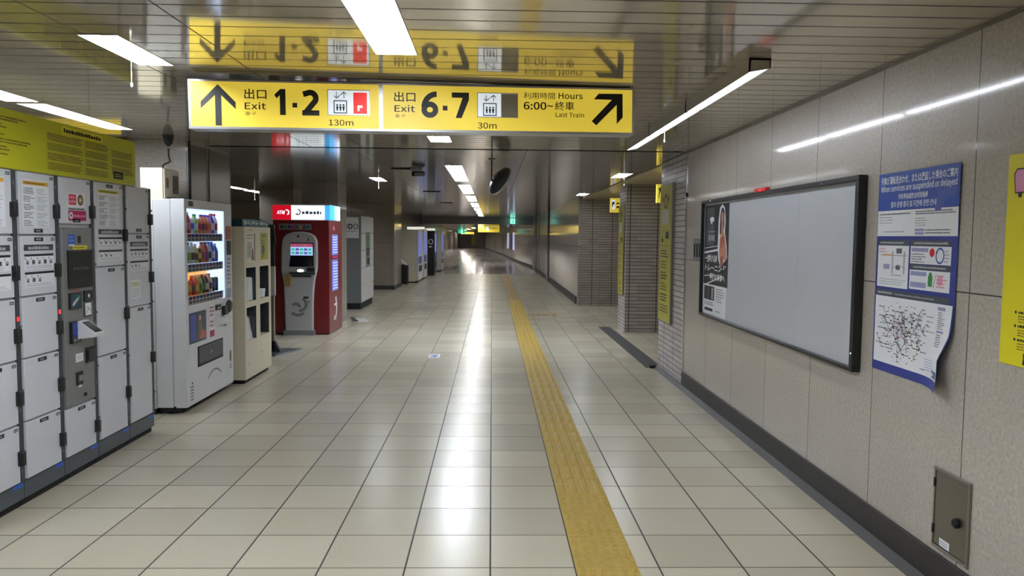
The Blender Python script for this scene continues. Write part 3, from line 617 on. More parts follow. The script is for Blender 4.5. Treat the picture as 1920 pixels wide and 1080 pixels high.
# door: a frame round the window, window recess and lower panel
wx0, wx1, wz0, wz1 = .055, .985, .935, 1.772
b = B('white_paint').box(0, wx0, 0, .115, .075, 1.85).box(wx1, W, 0, .115, .075, 1.85).box(wx0, wx1, 0, .115, wz1, 1.85).box(wx0, wx1, 0, .115, .075, wz0)
b.box(0, W, .004, .1, .06, .078)
dr = obj('door', b, t, .004)
b = B('vm_back').box(wx0, wx1, .105, .113, 1.23, wz1); b.m('vm_back_warm').box(wx0, wx1-.2, .105, .113, wz0, 1.23); b.m('vm_back').box(wx1-.2, wx1, .105, .113, wz0, 1.23); b.m('vm_glow').box(wx1-.04, wx1, .01, .105, wz0, wz1).box(wx0, wx1-.04, .03, .1, wz1-.02, wz1); obj('light_panel', b, dr, smooth=False)
for k, z in enumerate((1.50, 1.235, .955)):
    b = B('light_grey').box(wx0, wx1-.04, .012, .104, z, z+.045); b.m('white_paint').box(wx0, wx1-.04, .006, .012, z-.014, z+.056)
    for i in range(10):
        x = wx0+.04+.083*i
        b.m('black' if k < 2 else 'dark_grey').box(x, x+.05, .002, .006, z-.006, z+.014); b.m('blue' if (i*7+k) % 3 else 'red').rect(x-.004, x+.056, z+.026, z+.05, .0055)
        b.m('ink').rect(x+.004, x+.044, z+.03, z+.04, .0045)
    obj('shelf', b, dr)
obj('window_pane', B('clear_glass').rect(wx0, wx1, wz0, wz1, .0035), dr)
b = B('dark_grey').rect(.06, .46, .598, .868, -.0008); b.m('slate').rect(.068, .45, .606, .86, -.0012); b.m('d_brown').poly([(.24, .64), (.36, .62), (.42, .66), (.36, .72), (.34, .8), (.29, .84), (.26, .78), (.28, .7)], -.0016); b.m('royal_soft').rect(.09, .2, .62, .85, -.0016).m('d_red').poly([(.3, .62), (.44, .62), (.44, .68), (.36, .7)], -.002); b.m('d_pink').disc(.31, .81, .024, -.002, 12); obj('advert_panel', b, dr)
hz = B('matt_black').box(.245, .885, -.004, .06, .372, .556); hz.m('dark_grey').box(.262, .868, -.008, -.003, .39, .54); hz.m('mid_grey').poly([(.52, .46), (.6, .46), (.56, .5)], -.0086).disc(.3, .42, .008, -.0086, 10).disc(.83, .42, .008, -.0086, 10); obj('pickup_hatch', hz, dr, .003)
b = B('paper').rect(.54, .68, .78, .9, -.0008); b.greek(.55, .67, .79, .89, 3, -.0014, .6, (.5, 1), .2, 'magenta'); b.m('paper').rect(.55, .67, .66, .77, -.0008); b.greek(.56, .66, .69, .76, 2, -.0014, .6, (.5, 1), .2, 'd_red'); b.m('magenta').rect(.55, .665, .6, .66, -.0012); obj('sticker', b, dr)
b = B('black').box(.70, .83, -.012, 0, .835, .89); b.m('chrome').box(.72, .81, -.016, -.01, .85, .858); obj('bill_slot', b, dr, .003)
b = B('black').box(.87, .975, -.03, 0, .775, .86); b.m('dark_grey').box(.885, .96, -.034, -.028, .79, .82); obj('coin_slot', b, dr, .006)
b = B('black').lathe([(.058, 0), (.066, .012), (.05, .03), (.02, .034), (0, .034)], (1.05, 0, .845), 20, (0, -1, 0)); b.m('chrome').cyl((1.05, -.034, .845), (1.05, -.042, .845), .016, n=12); obj('payment_reader', b, dr)
b = B('white_paint'); b.raw([(.72, 0, .80), (.93, 0, .76), (.96, 0, .66), (.74, 0, .68), (.76, -.03, .77), (.9, -.03, .74), (.92, -.03, .69), (.78, -.03, .7)], [(0, 4, 5, 1), (1, 5, 6, 2), (2, 6, 7, 3), (3, 7, 4, 0), (4, 7, 6, 5)]); b.m('dark_grey').box(.915, .96, -.012, -.001, .665, .7); obj('coin_tray', b, dr)
b = B('paper').rect(1.03, 1.13, .62, .71, -.0008); b.greek(1.04, 1.12, .63, .7, 3, -.0014, .5, (.5, 1), .2, 'strip_yellow'); obj('sticker', b, dr)
b = B('red_brown').box(1.02, 1.15, -.006, 0, 1.5, 1.63); b.m('ink').box(1.04, 1.15, -.006, 0, 1.35, 1.49); b.m('ink_grey').greek(1.04, 1.14, 1.06, 1.33, 7, -.0014, .5, (.5, 1.), .2, 'ink_grey'); b.m('lavender').rect(1.03, 1.15, .93, 1.02, -.0008); obj('notice_strip', b, dr)
b = B('brown').disc(1.1, .345, .03, -.0012, 20, .06).m('gold').disc(1.1, .345, .018, -.0018, 16, .045); b.greek(1.07, 1.13, .22, .27, 2, -.0012, .6, (.4, .8), .1, 'ink_grey'); obj('key_lock', b, dr)
b = B('ink_grey').greek(.07, .15, .1, .24, 5, -.0012, .6, (.4, .9), .2, 'ink_grey'); b.m('ink').disc(.11, .255, .012, -.0012, 10); obj('recycle_mark', b, dr)
b = B('ink_grey').rect(.09, .2, 1.79, 1.835, -.0008).greek(.1, .19, 1.795, 1.83, 2, -.0014, .6, (.4, .8), .1, 'ink'); obj('sticker', b, dr)
b = B('mid_grey'); b.ring(.66, .02, .26, .275, -.0016, 20, PI*.28, PI*.72); obj('kick_mark', b, dr)
for x, y in ((.06, .1), (W-.06, .1), (.06, .22), (W-.06, .22)): obj('foot', B('chrome').lathe([(.03, 0), (.03, .008), (.01, .012), (.01, .03)], (x, y, 0), 12), t)
# the sample drinks, each its own thing
def drink(x, z, kind, cap, body, band, label, group, h=None):
    o = thing('drink_bottle' if kind != 'can' else 'drink_can', label, 'drink', (-2.6-.06, VY+x, z), 0, group)
    if kind == 'can': r, h = .031, h or .13
    elif kind == 'tall': r, h = .033, h or .188
    else: r, h = .034, h or .172
    if kind == 'can':
        obj('can_body', B(body).lathe([(r*.8, 0), (r, .008), (r, h-.012), (r*.85, h)], n=14), o); obj('lid', B('chrome').lathe([(r*.85, h), (r*.8, h+.003), (0, h+.003)], n=14), o)
        obj('band', B(band).lathe([(r*1.01, h*.3), (r*1.01, h*.7)], n=14), o)
    else:
        obj('bottle_body', B(body).lathe([(r*.9, 0), (r, .01), (r, h*.58), (r*.75, h*.75), (r*.42, h*.86), (r*.42, h*.9)], n=14), o)
        obj('cap', B(cap).lathe([(r*.48, h*.89), (r*.48, h), (0, h)], n=12), o); obj('band', B(band).lathe([(r*1.015, h*.18), (r*1.015, h*.52)], n=14), o)
CN = dict(d_red='red', d_orange='orange', d_green='green', d_lime='pale green', d_yellow='yellow', d_purple='purple', d_brown='brown', d_blue='blue', d_dark='dark', d_white='white', d_pink='pink')
KN = dict(tall='tall bottle', bottle='bottle', can='can')
rows = [(1.557, 'top', [('tall', 'd_white', 'd_red', 'd_white'), ('tall', 'd_white', 'd_red', 'd_pink'), ('can', '', 'd_white', 'd_blue'), ('bottle', 'd_green', 'd_lime', 'd_white'), ('can', '', 'd_orange', 'd_red'), ('bottle', 'd_purple', 'd_orange', 'd_brown'), ('bottle', 'd_purple', 'd_orange', 'd_red'), ('bottle', 'd_purple', 'd_pink', 'd_orange'), ('tall', 'd_red', 'd_purple', 'd_white'), ('tall', 'd_red', 'd_white', 'd_red')]),
        (1.292, 'middle', [('bottle', 'd_green', 'd_green', 'd_dark'), ('tall', 'd_green', 'd_white', 'd_lime'), ('tall', 'd_white', 'd_white', 'd_brown'), ('bottle', 'd_white', 'd_yellow', 'd_brown'), ('can', '', 'd_brown', 'd_yellow'), ('tall', 'd_brown', 'd_orange', 'd_red'), ('tall', 'd_brown', 'd_red', 'd_purple'), ('tall', 'd_blue', 'd_white', 'd_dark'), ('tall', 'd_blue', 'd_blue', 'd_white'), ('bottle', 'd_white', 'd_blue', 'd_purple')]),
        (1.012, 'bottom', [('bottle', 'd_white', 'd_yellow', 'd_green'), ('can', '', 'd_orange', 'd_yellow'), ('bottle', 'd_pink', 'd_red', 'd_brown'), ('bottle', 'd_white', 'd_orange', 'd_yellow'), ('bottle', 'd_white', 'd_lime', 'd_green'), ('bottle', 'd_red', 'd_dark', 'd_green'), ('bottle', 'd_white', 'd_brown', 'd_white'), ('bottle', 'd_pink', 'd_white', 'd_brown'), ('can', '', 'd_dark', 'd_blue'), ('can', '', 'd_dark', 'd_dark')])]
ORD = ['leftmost', 'second from the left', 'third from the left', 'fourth from the left', 'fifth from the left', 'fifth from the right', 'fourth from the right', 'third from the right', 'second from the right', 'rightmost']
for z, rn, L_ in rows:
    for i, (kd, cap, body, band) in enumerate(L_):
        drink(wx0+.065+.083*i, z, kd, cap, body, band, '%s drink %s, %s on the %s shelf of the vending machine' % (CN[body], KN[kd], ORD[i], rn), 'sample drinks on the %s shelf of the vending machine' % rn)

# cream meter box on top of the vending machine, cable above
t = thing('meter_box', 'cream metal box with a dark window on top of the white vending machine', 'electrical box', (-2.857, 6.85, 1.848), LW)
obj('case', B('cream').box(.0, .33, .0, .195, 0, .275), t, .005); b = B('ivory').box(.01, .32, -.012, 0, .01, .265); d = obj('door', b, t, .003)
b = B('black').box(.18, .30, -.016, -.01, .06, .22); b.m('brown').rect(.195, .285, .075, .205, -.0165); b.m('ink').rect(.23, .25, .09, .19, -.017); obj('meter_window', b, d)
obj('latch', B('brown').box(.045, .075, -.02, -.01, .1, .19), d); obj('label_plate', B('ink_grey').greek(.05, .28, .012, .035, 1, -.013, .7, (.5, 1.2), .1, 'ink_grey'), d)
t = thing('cable_drop', 'black cable coming down from a ceiling socket to the cream meter box', 'cable', (-2.93, 7.16, 2.1), 0)
obj('socket', B('matt_black').lathe([(.012, .24), (.035, .27), (.05, .34)], n=14), t); obj('cord', B('black').tube([(0, 0, .22), (.01, -.02, .15), (.035, -.05, .1), (-.01, -.08, .07), (-.02, -.1, .03), (.0, -.12, .026)], .008), t)
# stainless service panels on the pillar side
for y0, y1, lab, nm in ((7.53, 7.93, 'narrow stainless steel panel on the pillar side, nearest the grey stone corner', 'steel_panel'), (8.02, 8.63, 'stainless steel service door on the pillar side, behind the vending machine', 'service_door')):
    t = thing(nm, lab, 'panel', (-2.88, y0, 0), LW); b = B('brushed').box(0, y1-y0, -.009, -.002, .1, 2.40); obj('sheet', b, t, .002); obj('edge_trim', B('steel').box(-.012, 0, -.012, -.002, .1, 2.41).box(y1-y0, y1-y0+.012, -.012, -.002, .1, 2.41), t)
t = thing('corner_guard', 'thin black corner strip between the stone pillar and the steel panels', 'trim', (-2.874, 7.5, 0), 0); obj('strip', B('matt_black').box(-.012, .006, -.006, .02, 0, CEIL-.002), t)

# ------------------------------------------------------------------ leaflet cabinet
t = thing('leaflet_cabinet', 'cream leaflet cabinet with two posters and four open pigeonholes beside the vending machine', 'leaflet rack', (-2.535, 8.02, 0), LW)
W = .945; xs = ((.055, .39), (.525, .865)); zs = ((.44, .79), (.85, 1.205))
b = B('cream').box(0, xs[0][0], 0, .31, .045, 1.632).box(xs[0][1], xs[1][0], 0, .31, .045, 1.632).box(xs[1][1], W, 0, .31, .045, 1.632)
for x0, x1 in xs: b.box(x0, x1, 0, .31, .045, zs[0][0]).box(x0, x1, 0, .31, zs[0][1], zs[1][0]).box(x0, x1, 0, .31, zs[1][1], 1.632)
b.m('dark_grey').box(.05, .9, .29, .31, .43, 1.21)
for x0, x1 in xs:
    for z0, z1 in zs: b.box(x1-.003, x1, .004, .29, z0, z1).box(x0, x0+.003, .004, .29, z0, z1).box(x0, x1, .004, .29, z1-.003, z1)  # dark liners added to put the pigeonholes' inner shading into colour
b.m('matt_black').box(.04, W-.04, .03, .29, 0, .045); obj('carcass', b, t, .002)
b = B('ivory').rect(.06, .385, 1.262, 1.572, -.001); b.greek(.09, .3, 1.5, 1.56, 2, -.0016, .5, (.4, .8), .2, 'd_brown').m('offwhite').rect(.09, .26, 1.3, 1.48, -.0016); b.greek(.1, .25, 1.31, 1.47, 8, -.002, .5, (.5, 1.4), .3, 'ink_grey'); b.m('brown').rect(.33, .365, 1.27, 1.565, -.0016).m('d_brown').poly([(.24, 1.28), (.31, 1.28), (.3, 1.38), (.27, 1.42), (.25, 1.36)], -.002)
obj('poster', b, t)['label'] = 'pale poster with a brown edge'
b = B('strip_yellow').rect(.56, .84, 1.275, 1.572, -.001); b.greek(.58, .8, 1.52, 1.56, 2, -.0016, .5, (.4, .8), .2, 'ink').greek(.6, .74, 1.3, 1.5, 7, -.0016, .5, (.4, 1.), .5, 'slate').m('slate').disc(.66, 1.39, .05, -.002, 14); obj('poster', b, t)['label'] = 'yellow poster'
obj('top_label', B('brown').greek(.16, .26, 1.592, 1.606, 1, -.001, .8, (.4, .8), .1, 'brown'), t)
b = B('brown').disc(.12, .2, .008, -.001, 10).disc(.57, .265, .01, -.001, 10); b.seg(.57, .265, .575, .235, .006, -.0012).seg(.12, .2, .118, .17, .006, -.0012); obj('stain', b, t)
for i, (x, z, h, lean, lab) in enumerate(((.075, .855, .26, .0, 'upright white leaflet bundle, left one in the upper left pigeonhole'), (.18, .855, .25, .0, 'upright white leaflet bundle, middle one in the upper left pigeonhole'), (.28, .855, .245, .02, 'upright white leaflet bundle, right one in the upper left pigeonhole'), (.55, .855, .11, 0., 'low white leaflet bundle, left one in the upper right pigeonhole'), (.69, .855, .10, 0., 'low white leaflet bundle, right one in the upper right pigeonhole'), (.07, .445, .27, .03, 'leaning white leaflet bundle, left one in the lower left pigeonhole'), (.165, .445, .265, .05, 'leaning white leaflet bundle, middle one in the lower left pigeonhole'), (.26, .445, .23, .06, 'leaning white leaflet bundle, right one in the lower left pigeonhole'))):
    q = thing('leaflet_bundle', lab, 'leaflets', (-2.535, 8.02+x, z), LW, 'white leaflets in the cream cabinet')
    b = B('paper'); wd = .085 if z < 1 and i < 3 or i > 4 else .11
    b.raw([(0, .03, 0), (wd, .03, 0), (wd, .27, 0), (0, .27, 0), (lean, .02+lean, h), (wd+lean*.6, .02+lean, h-.01), (wd+lean*.6, .27, h-.01), (lean, .27, h)], [(0, 3, 2, 1), (4, 5, 6, 7), (0, 1, 5, 4), (1, 2, 6, 5), (2, 3, 7, 6), (3, 0, 4, 7)])
    for k in range(1, 5): b.m('ink_pale').seg(wd*k/5, .01, wd*k/5+lean*.8, h-.012, .002, .0195)
    obj('paper_block', b, q, smooth=False)
t = thing('flat_case', 'flat teal case with a white pattern lying on top of the cream leaflet cabinet', 'case', (-2.55, 8.03, 1.633), LW)
b = B('teal').box(0, .92, 0, .29, 0, .078); obj('case_body', b, t, .004)
b = B('teal_dark').box(-.004, 0, .005, .285, .004, .07); obj('end_panel', b, t)
b = B('offwhite')
for k in range(9): b.rect(.06+.095*k, .1+.095*k, .02+.012*(k % 2), .06-.012*(k % 3), -.001)
for k in range(8): b.m('d_lime' if k % 2 else 'offwhite').disc(.12+.095*k, .04, .013, -.0012, 10)
obj('print', b, t)
# sign stand beside it
t = thing('sign_stand', 'grey sign stand with a white board and flat dark foot behind the leaflet cabinet', 'sign stand', (-2.85, 10.2, 0), 0)
b = B('dark_grey'); b.raw([(-.3, -.3, 0), (.1, -.3, 0), (.3, .3, 0), (-.15, .35, 0), (-.29, -.29, .022), (.09, -.29, .022), (.28, .29, .022), (-.14, .34, .022)], [(0, 3, 2, 1), (4, 5, 6, 7), (0, 1, 5, 4), (1, 2, 6, 5), (2, 3, 7, 6), (3, 0, 4, 7)]); b.prism([(-.05, .02), (.09, .02), (.02, .16), (-.04, .16)], -.03, .03); obj('foot', b, t)
obj('post', B('steel').box(-.055, .01, -.03, .03, .03, .8), t, .006)
b = B('offwhite').box(-.42, .035, -.05, -.02, .76, 1.14); obj('lower_board', b, t, .004); b = B('olive_glass').box(-.42, .03, -.05, -.02, 1.14, 1.68); b.m('black').box(-.05, .03, -.055, -.045, 1.14, 1.24); obj('upper_board', b, t, .004)
obj('hoop', B('black').tube([(-.3, -.04, 1.72), (-.15, -.04, 1.735), (-.06, -.04, 1.7), (0, -.04, 1.62), (.03, -.04, 1.53), (.04, -.04, 1.42)], .014), t)
# cash machine
t = thing('cash_machine', 'red cash machine with a silver front and lit header, facing the viewer', 'cash machine', (-3.38, 12.1, 0), 0)
W = .86
b = B('maroon').box(0, W, .0, 1.02, .012, 1.775); b.m('matt_black').box(.02, W-.02, .02, 1., 0, .012); obj('cabinet', b, t, .008)
b = B('atm_red_lit').box(.0, .285, -.015, .0, 1.785, 2.01); b.m('atm_white_lit').box(.285, W-.06, -.015, 0, 1.785, 2.01); b.m('atm_blue_lit').box(W-.06, W+.015, -.015, 0, 1.785, 2.01).box(W, W+.015, .0, .35, 1.785, 2.01); b.m('screen_blue').box(W, W+.015, .35, .6, 1.785, 2.01); b.m('atm_white_lit').box(W, W+.015, .6, .8, 1.785, 2.01); b.m('light_grey').box(0, W, 0, .8, 1.775, 2.02).box(-.01, W+.015, -.016, .0, 2.005, 2.02)
hd = obj('header', b, t, smooth=False)
b = B('atm_white_lit').text('ATM', .065, .19, 1.868, 1.922, -.0165, .012, .2); b.ring(.215, 1.895, .025, .045, -.0165, 14, -PI*.4, PI*.6); obj('lettering', b, hd)
b = B('ink_pale').ring(.385, 1.9, .032, .048, -.0165, 14, -PI*.7, PI*.5).ring(.365, 1.885, .012, .022, -.0165, 10, -PI*.9, PI*.3); b.greek(.45, .76, 1.865, 1.925, 1, -.0165, .8, (.5, .8), .05, 'lavender'); obj('logo', b, hd)
b = B('mid_grey').rect(.09, .59, 1.625, 1.72, -.002); cols = ('ink', 'green', 'navy', 'red', 'blue', 'orange', 'navy', 'slate')
for k, q in enumerate(cols): b.m(q).rect(.115+.058*k, .155+.058*k, 1.65, 1.695, -.003)
obj('card_logo_strip', b, t)
out = [(.19, .03), (.18, .5), (.17, .8), (.135, 1.0), (.135, 1.15), (.145, 1.4), (.16, 1.5), (.22, 1.56), (.33, 1.595), (.46, 1.6), (.58, 1.58), (.655, 1.535), (.69, 1.46), (.695, 1.2), (.69, 1.03), (.65, .85), (.635, .7), (.625, .5), (.62, .03)]
b = B('atm_silver').poly(out, -.075, .0); fr = obj('machine_front', b, t, .02)
b = B('black').rect(.285, .64, 1.06, 1.43, -.0765).m('screen_pink').rect(.285, .625, 1.365, 1.415, -.077).m('screen_blue').rect(.285, .625, 1.235, 1.365, -.077)
b.greek(.36, .54, 1.378, 1.402, 1, -.078, .8, (.4, .7), .05, 'paper')
for k in range(5): b.m('screen_violet' if k % 2 else 'sign_green').rect(.30+.064*k, .35+.064*k, 1.31, 1.345, -.078).rect(.30+.064*k, .35+.064*k, 1.255, 1.29, -.078)
b.m('screen_off').face([(.262, -.078, 1.06), (.625, -.078, 1.06), (.625, -.078, 1.225), (.285, -.078, 1.225)]); obj('screen', b, fr)
b = B('dark_grey').box(.27, .66, -.11, -.074, .94, .98); b.m('black').rect(.53, .65, .985, 1.05, -.0765).m('lamp_spot').disc(.435, 1.0, .052, -.0775, 20, .021); b.m('dark_grey').rect(.3, .6, .9, .935, -.0768); obj('keypad_shelf', b, fr, .004)
obj('envelope_holder', B('gold').box(.2, .285, -.11, -.075, .76, .95), fr)
b = B('mid_grey'); c = (.42, .46)
b.ring(c[0], c[1]+.02, .075, .12, -.077, 18, -PI*.55, PI*.35).ring(c[0]-.06, c[1]-.03, .035, .08, -.077, 12, PI*.0, PI*.8).ring(c[0]-.03, c[1]-.02, .105, .15, -.077, 14, -PI*.75, -PI*.25); obj('logo', b, fr)
b = B('ink').rect(.475, .555, .57, .6, -.077).disc(.56, .52, .012, -.077, 10); b.m('ink').disc(.405, 1.53, .018, -.077, 12).rect(.55, .565, 1.46, 1.5, -.077); obj('camera_eye', b, fr)
obj('base_plate', B('mid_grey').box(.165, .64, -.078, .0, .0, .075), t)
b = B('screen_violet').box(W, W+.012, .19, .62, 1.235, 1.56); b.m('screen_violet').box(W, W+.012, .19, .62, .67, 1.16); b.m('magenta').box(W, W+.012, .19, .62, 1.18, 1.22)
for k in range(7): b.m('screen_blue').box(W+.012, W+.0135, .23, .58, 1.27+.04*k, 1.285+.04*k)
for k in range(10): b.m('screen_blue').box(W+.012, W+.0135, .23, .58, .7+.045*k, .715+.045*k)
obj('side_screen', b, t, smooth=False)
b = B('pink').box(W, W+.004, .3, .42, 1.63, 1.69)
for k in range(10):
    a = -1.9+.32*k; y0 = .42+.13*math.cos(a); z0 = .39+.17*math.sin(a); b.m('paper').box(W, W+.004, y0-.035, y0+.035, z0-.03, z0+.03)
b.box(W, W+.004, .36, .5, .42, .46); obj('side_logo', b, t)
t = thing('door_mat', 'small pale plate on the floor beside the red cash machine', 'plate', (-2.42, 14.2, 0), .3); b = B('offwhite').box(-.12, .12, -.3, .3, 0, .012); b.m('dark_grey').box(-.12, -.06, -.3, .3, .012, .03); obj('plate', b, t)
# parcel locker
t = thing('parcel_locker', 'grey parcel locker with a white lettered panel on its side, beyond the cash machine', 'parcel locker', (-2.715, 16.28, 0), 0)
b = B('pudo_grey').box(-.9, -.02, 0, 1.62, .13, 1.97); b.m('matt_black').box(-.88, -.03, .02, 1.6, 0, .13); obj('body', b, t, .004)
for k in range(3):
    for j in range(5 if k != 1 else 3):
        z0 = .15+.362*j if k != 1 else (.15, .5, 1.62)[j]; z1 = z0+.352 if k != 1 else (.49, .86, 1.955)[j]
        d = obj('door', B('white_paint').box(-.02, 0, .02+.53*k, .54+.53*k, z0, z1), t, .003)
b = B('terminal_grey').box(-.02, .004, .55, 1.07, .87, 1.6); b.m('green').box(.004, .008, .6, 1.0, 1.3, 1.55).m('screen_off').box(.004, .01, .62, .98, 1.12, 1.28).m('ink').box(.004, .012, .7, .95, .92, 1.06); obj('terminal', b, t)
b = B('paper').rect(-.82, -.06, 1.49, 1.925, -.002); b.m('ink').text('P', -.5, -.41, 1.675, 1.79, -.003, .0).text('U', -.385, -.29, 1.672, 1.79, -.003, .0).text('D', -.272, -.188, 1.675, 1.79, -.003, .012).text('O', -.176, -.075, 1.672, 1.792, -.003, .0); b.greek(-.52, -.1, 1.62, 1.645, 1, -.003, .7, (.4, .8), .02, 'ink_grey').greek(-.42, -.3, 1.83, 1.845, 1, -.003, .7, (.4, .8), .02, 'ink_grey'); obj('name_panel', b, t)
# slanted leaflet stand
t = thing('leaflet_stand', 'small slanted leaflet stand with a black frame in front of the far vending machines', 'leaflet rack', (-2.86, 24.5, 0), 0)
b = B('black')
for x in (-.2, .2):
    for y in (-.2, .2): b.cyl((x, y, .0), (x, y, .62), .014, n=8)
b.tube([(-.2, -.2, .05), (.2, -.2, .05), (.2, .2, .05), (-.2, .2, .05), (-.2, -.2, .05)], .014); b.tube([(-.2, -.2, .62), (.2, -.2, .62), (.2, .2, .62), (-.2, .2, .62), (-.2, -.2, .62)], .014).box(-.02, .19, -.19, .19, .1, .6); obj('frame', b, t)
b = B('paper'); b.raw([(-.22, -.2, .98), (.2, -.2, .62), (.2, .2, .62), (-.22, .2, .98), (-.24, -.2, .95), (.18, -.2, .6), (.18, .2, .6), (-.24, .2, .95)], [(0, 1, 2, 3), (4, 7, 6, 5), (0, 4, 5, 1), (1, 5, 6, 2), (2, 6, 7, 3), (3, 7, 4, 0)]); obj('display_board', b, t)
# far vending machines on the left
def far_vm(name, x0, x1, y0, y1, h, body, lab, header=True, marks=None):
    t = thing(name, lab, 'vending machine', (x1, y0, 0), 0, 'vending machines far down the left side'); w = x1-x0; d = y1-y0
    b = B(body).box(-w, -.09, .0, d, .04, h); b.m('matt_black').box(-w+.03, -.06, .03, d-.03, 0, .04); obj('cabinet', b, t, .006)
    b = B('white_paint' if body != 'black' else 'black').box(-.088, 0, 0, d, .07, h); b.m('screen_violet').box(0, .004, .08, d-.25, h-.85, h-.1); b.m('royal_soft').box(0, .004, .08, d-.4, .62, .86); b.m('ink').box(0, .006, .2, d-.3, .35, .55); obj('door', b, t, .003)
    b = B('header_lit').box(-w*.5, -.02, .02, .5, h+.004, h+.085); obj('lit_header', b, t) if header else None
    if marks: obj('emblem', marks(w), t)
    return t
far_vm('vending_machine', -3.16, -2.42, 25.6, 27.2, 1.755, 'ivory', 'plain white vending machine beyond the slanted leaflet stand')
far_vm('vending_machine', -3.1, -2.4, 27.5, 28.9, 1.78, 'white_paint', 'narrow white vending machine between the plain white one and the black one')
def circles(w):
    b = B('paper'); b.ring(-.15, 1.32, .07, .1, -.003, 20).ring(-.42, .95, .09, .12, -.003, 20).rect(-.5, -.38, 1.18, 1.3, -.003).rect(-.22, -.1, 1.1, 1.15, -.003); b.m('teal').rect(-.48, -.3, 1.42, 1.62, -.003); return b
far_vm('vending_machine', -2.95, -2.24, 30.4, 31.6, 1.75, 'black', 'black vending machine with white ring emblems down the left side', True, circles)
far_vm('vending_machine', -2.9, -2.19, 33.9, 35.2, 1.75, 'ivory', 'farthest white vending machine, beyond the black one', False)

# ------------------------------------------------------------------ hanging things
t = thing('convex_mirror', 'round black backed safety mirror hanging from the ceiling in mid corridor', 'mirror', (.09, 9.0, 2.19), 0)
ax = (-.76, -.42, .50); b = B('dark_grey').lathe([(.172, 0), (.178, .012), (.165, .03), (.12, .055), (.06, .072), (0, .076)], n=28, ax=ax); obj('back_shell', b, t)
obj('rim', B('light_grey').lathe([(.172, -.006), (.184, -.006), (.184, .01), (.176, .014)], n=28, ax=ax), t); obj('mirror_face', B('chrome').lathe([(0, -.03), (.1, -.022), (.172, -.002)], n=28, ax=ax), t)
obj('bracket', B('black').tube([(-.1, -.02, CEIL-2.19), (-.1, -.02, .0), (-.05, -.04, .03)], .008).box(-.14, -.06, -.06, .02, CEIL-2.19-.006, CEIL-2.19), t)
obj('back_rib', B('dark_grey').tube([(-.02, -.12, .10), (-.05, -.05, .03), (-.03, .03, -.03)], .009), t)
t = thing('security_camera', 'dark security camera on a round base under the ceiling, left of centre', 'security camera', (-1.02, 10.4, CEIL), 0)
obj('base', B('mid_grey').lathe([(.09, 0), (.09, -.02), (.05, -.035)], n=16), t); obj('camera_body', B('black').cyl((-.03, -.05, -.07), (.1, .06, -.06), .034, n=14).cyl((0, 0, -.03), (0, 0, -.07), .015, n=8), t)
for k, (x0, y, yl) in enumerate(((-1.33, 10.42, .3), (-1.38, 15.7, .4), (-1.4, 21.0, .5))):
    tag(obj('ceiling_slot', B('matt_black').box(x0, x0+.33, y-.07, y+.07, CEIL-.008, CEIL-.001).box(x0-.01, x0+.34, y-.08, y-.07, CEIL-.012, CEIL-.001), None), ['nearest dark slot vent in the ceiling, next to the security camera', 'middle dark slot vent in the ceiling, beyond the security camera', 'farthest small dark slot vent in the ceiling'][k], 'vent', 'slot vents in the ceiling')
t = thing('exit_sign', 'green emergency exit sign hanging in front of the low beam', 'sign', (.86, 37.7, 2.15), 0)
obj('panel', B('glow_green').box(.01, .25, 0, .06, .01, .27), t); obj('frame', B('mid_grey').box(0, .26, .01, .07, 0, .01).box(0, .26, .01, .07, .27, .29), t)
obj('running_figure', B('sign_green').poly([(.1, .05), (.14, .12), (.12, .18), (.16, .18), (.19, .14), (.17, .1), (.2, .04), (.16, .1), (.13, .04)], -.002).disc(.16, .215, .022, -.002, 10), t)
t = thing('overhead_sign', 'far small yellow overhead sign beyond the low beam', 'sign', (-.76, 42, 1.76), 0); obj('panel', B('sign_yellow').box(0, 1.15, 0, .1, .01, .36), t); obj('frame', B('sign_frame').box(-.01, 1.16, .005, .1, 0, .01).box(-.01, 1.16, .005, .1, .36, .37), t)
obj('hanger', B('dark_grey').box(.2, .24, .03, .07, .37, .372), t); b = B('sign_ink').greek(.36, .44, .2, .28, 1, -.002, .8, (.8, 1), .1, 'sign_ink').greek(.5, 1.05, .18, .28, 2, -.002, .5, (.5, 1.2), .1, 'sign_ink_soft').m('sign_white').rect(.44, .58, .1, .3, -.002); obj('lettering', b, t)
t = thing('overhead_sign', 'farthest low yellow sign near the end of the corridor', 'sign', (-3.2, 80, 1.75), 0); obj('panel', B('sign_yellow').box(0, 1.35, 0, .1, .0, .22), t); obj('hanger', B('dark_grey').box(.1, .16, .03, .07, .22, .38).box(1.2, 1.26, .03, .07, .22, .38), t)
t = thing('exit_sign', 'far green emergency exit sign above the farthest yellow sign', 'sign', (-2.9, 72, 1.78), 0); obj('panel', B('sign_green').box(-.25, .4, 0, .05, 0, .34), t); obj('figure', B('glow_green').rect(.0, .2, .02, .32, -.002), t)
t = thing('wall_poster', 'tall yellow poster strip on the far end wall', 'poster', (-2.64, 100, .45), 0); obj('sheet', B('lime_board').box(0, .46, -.03, -.002, 0, 1.25), t)
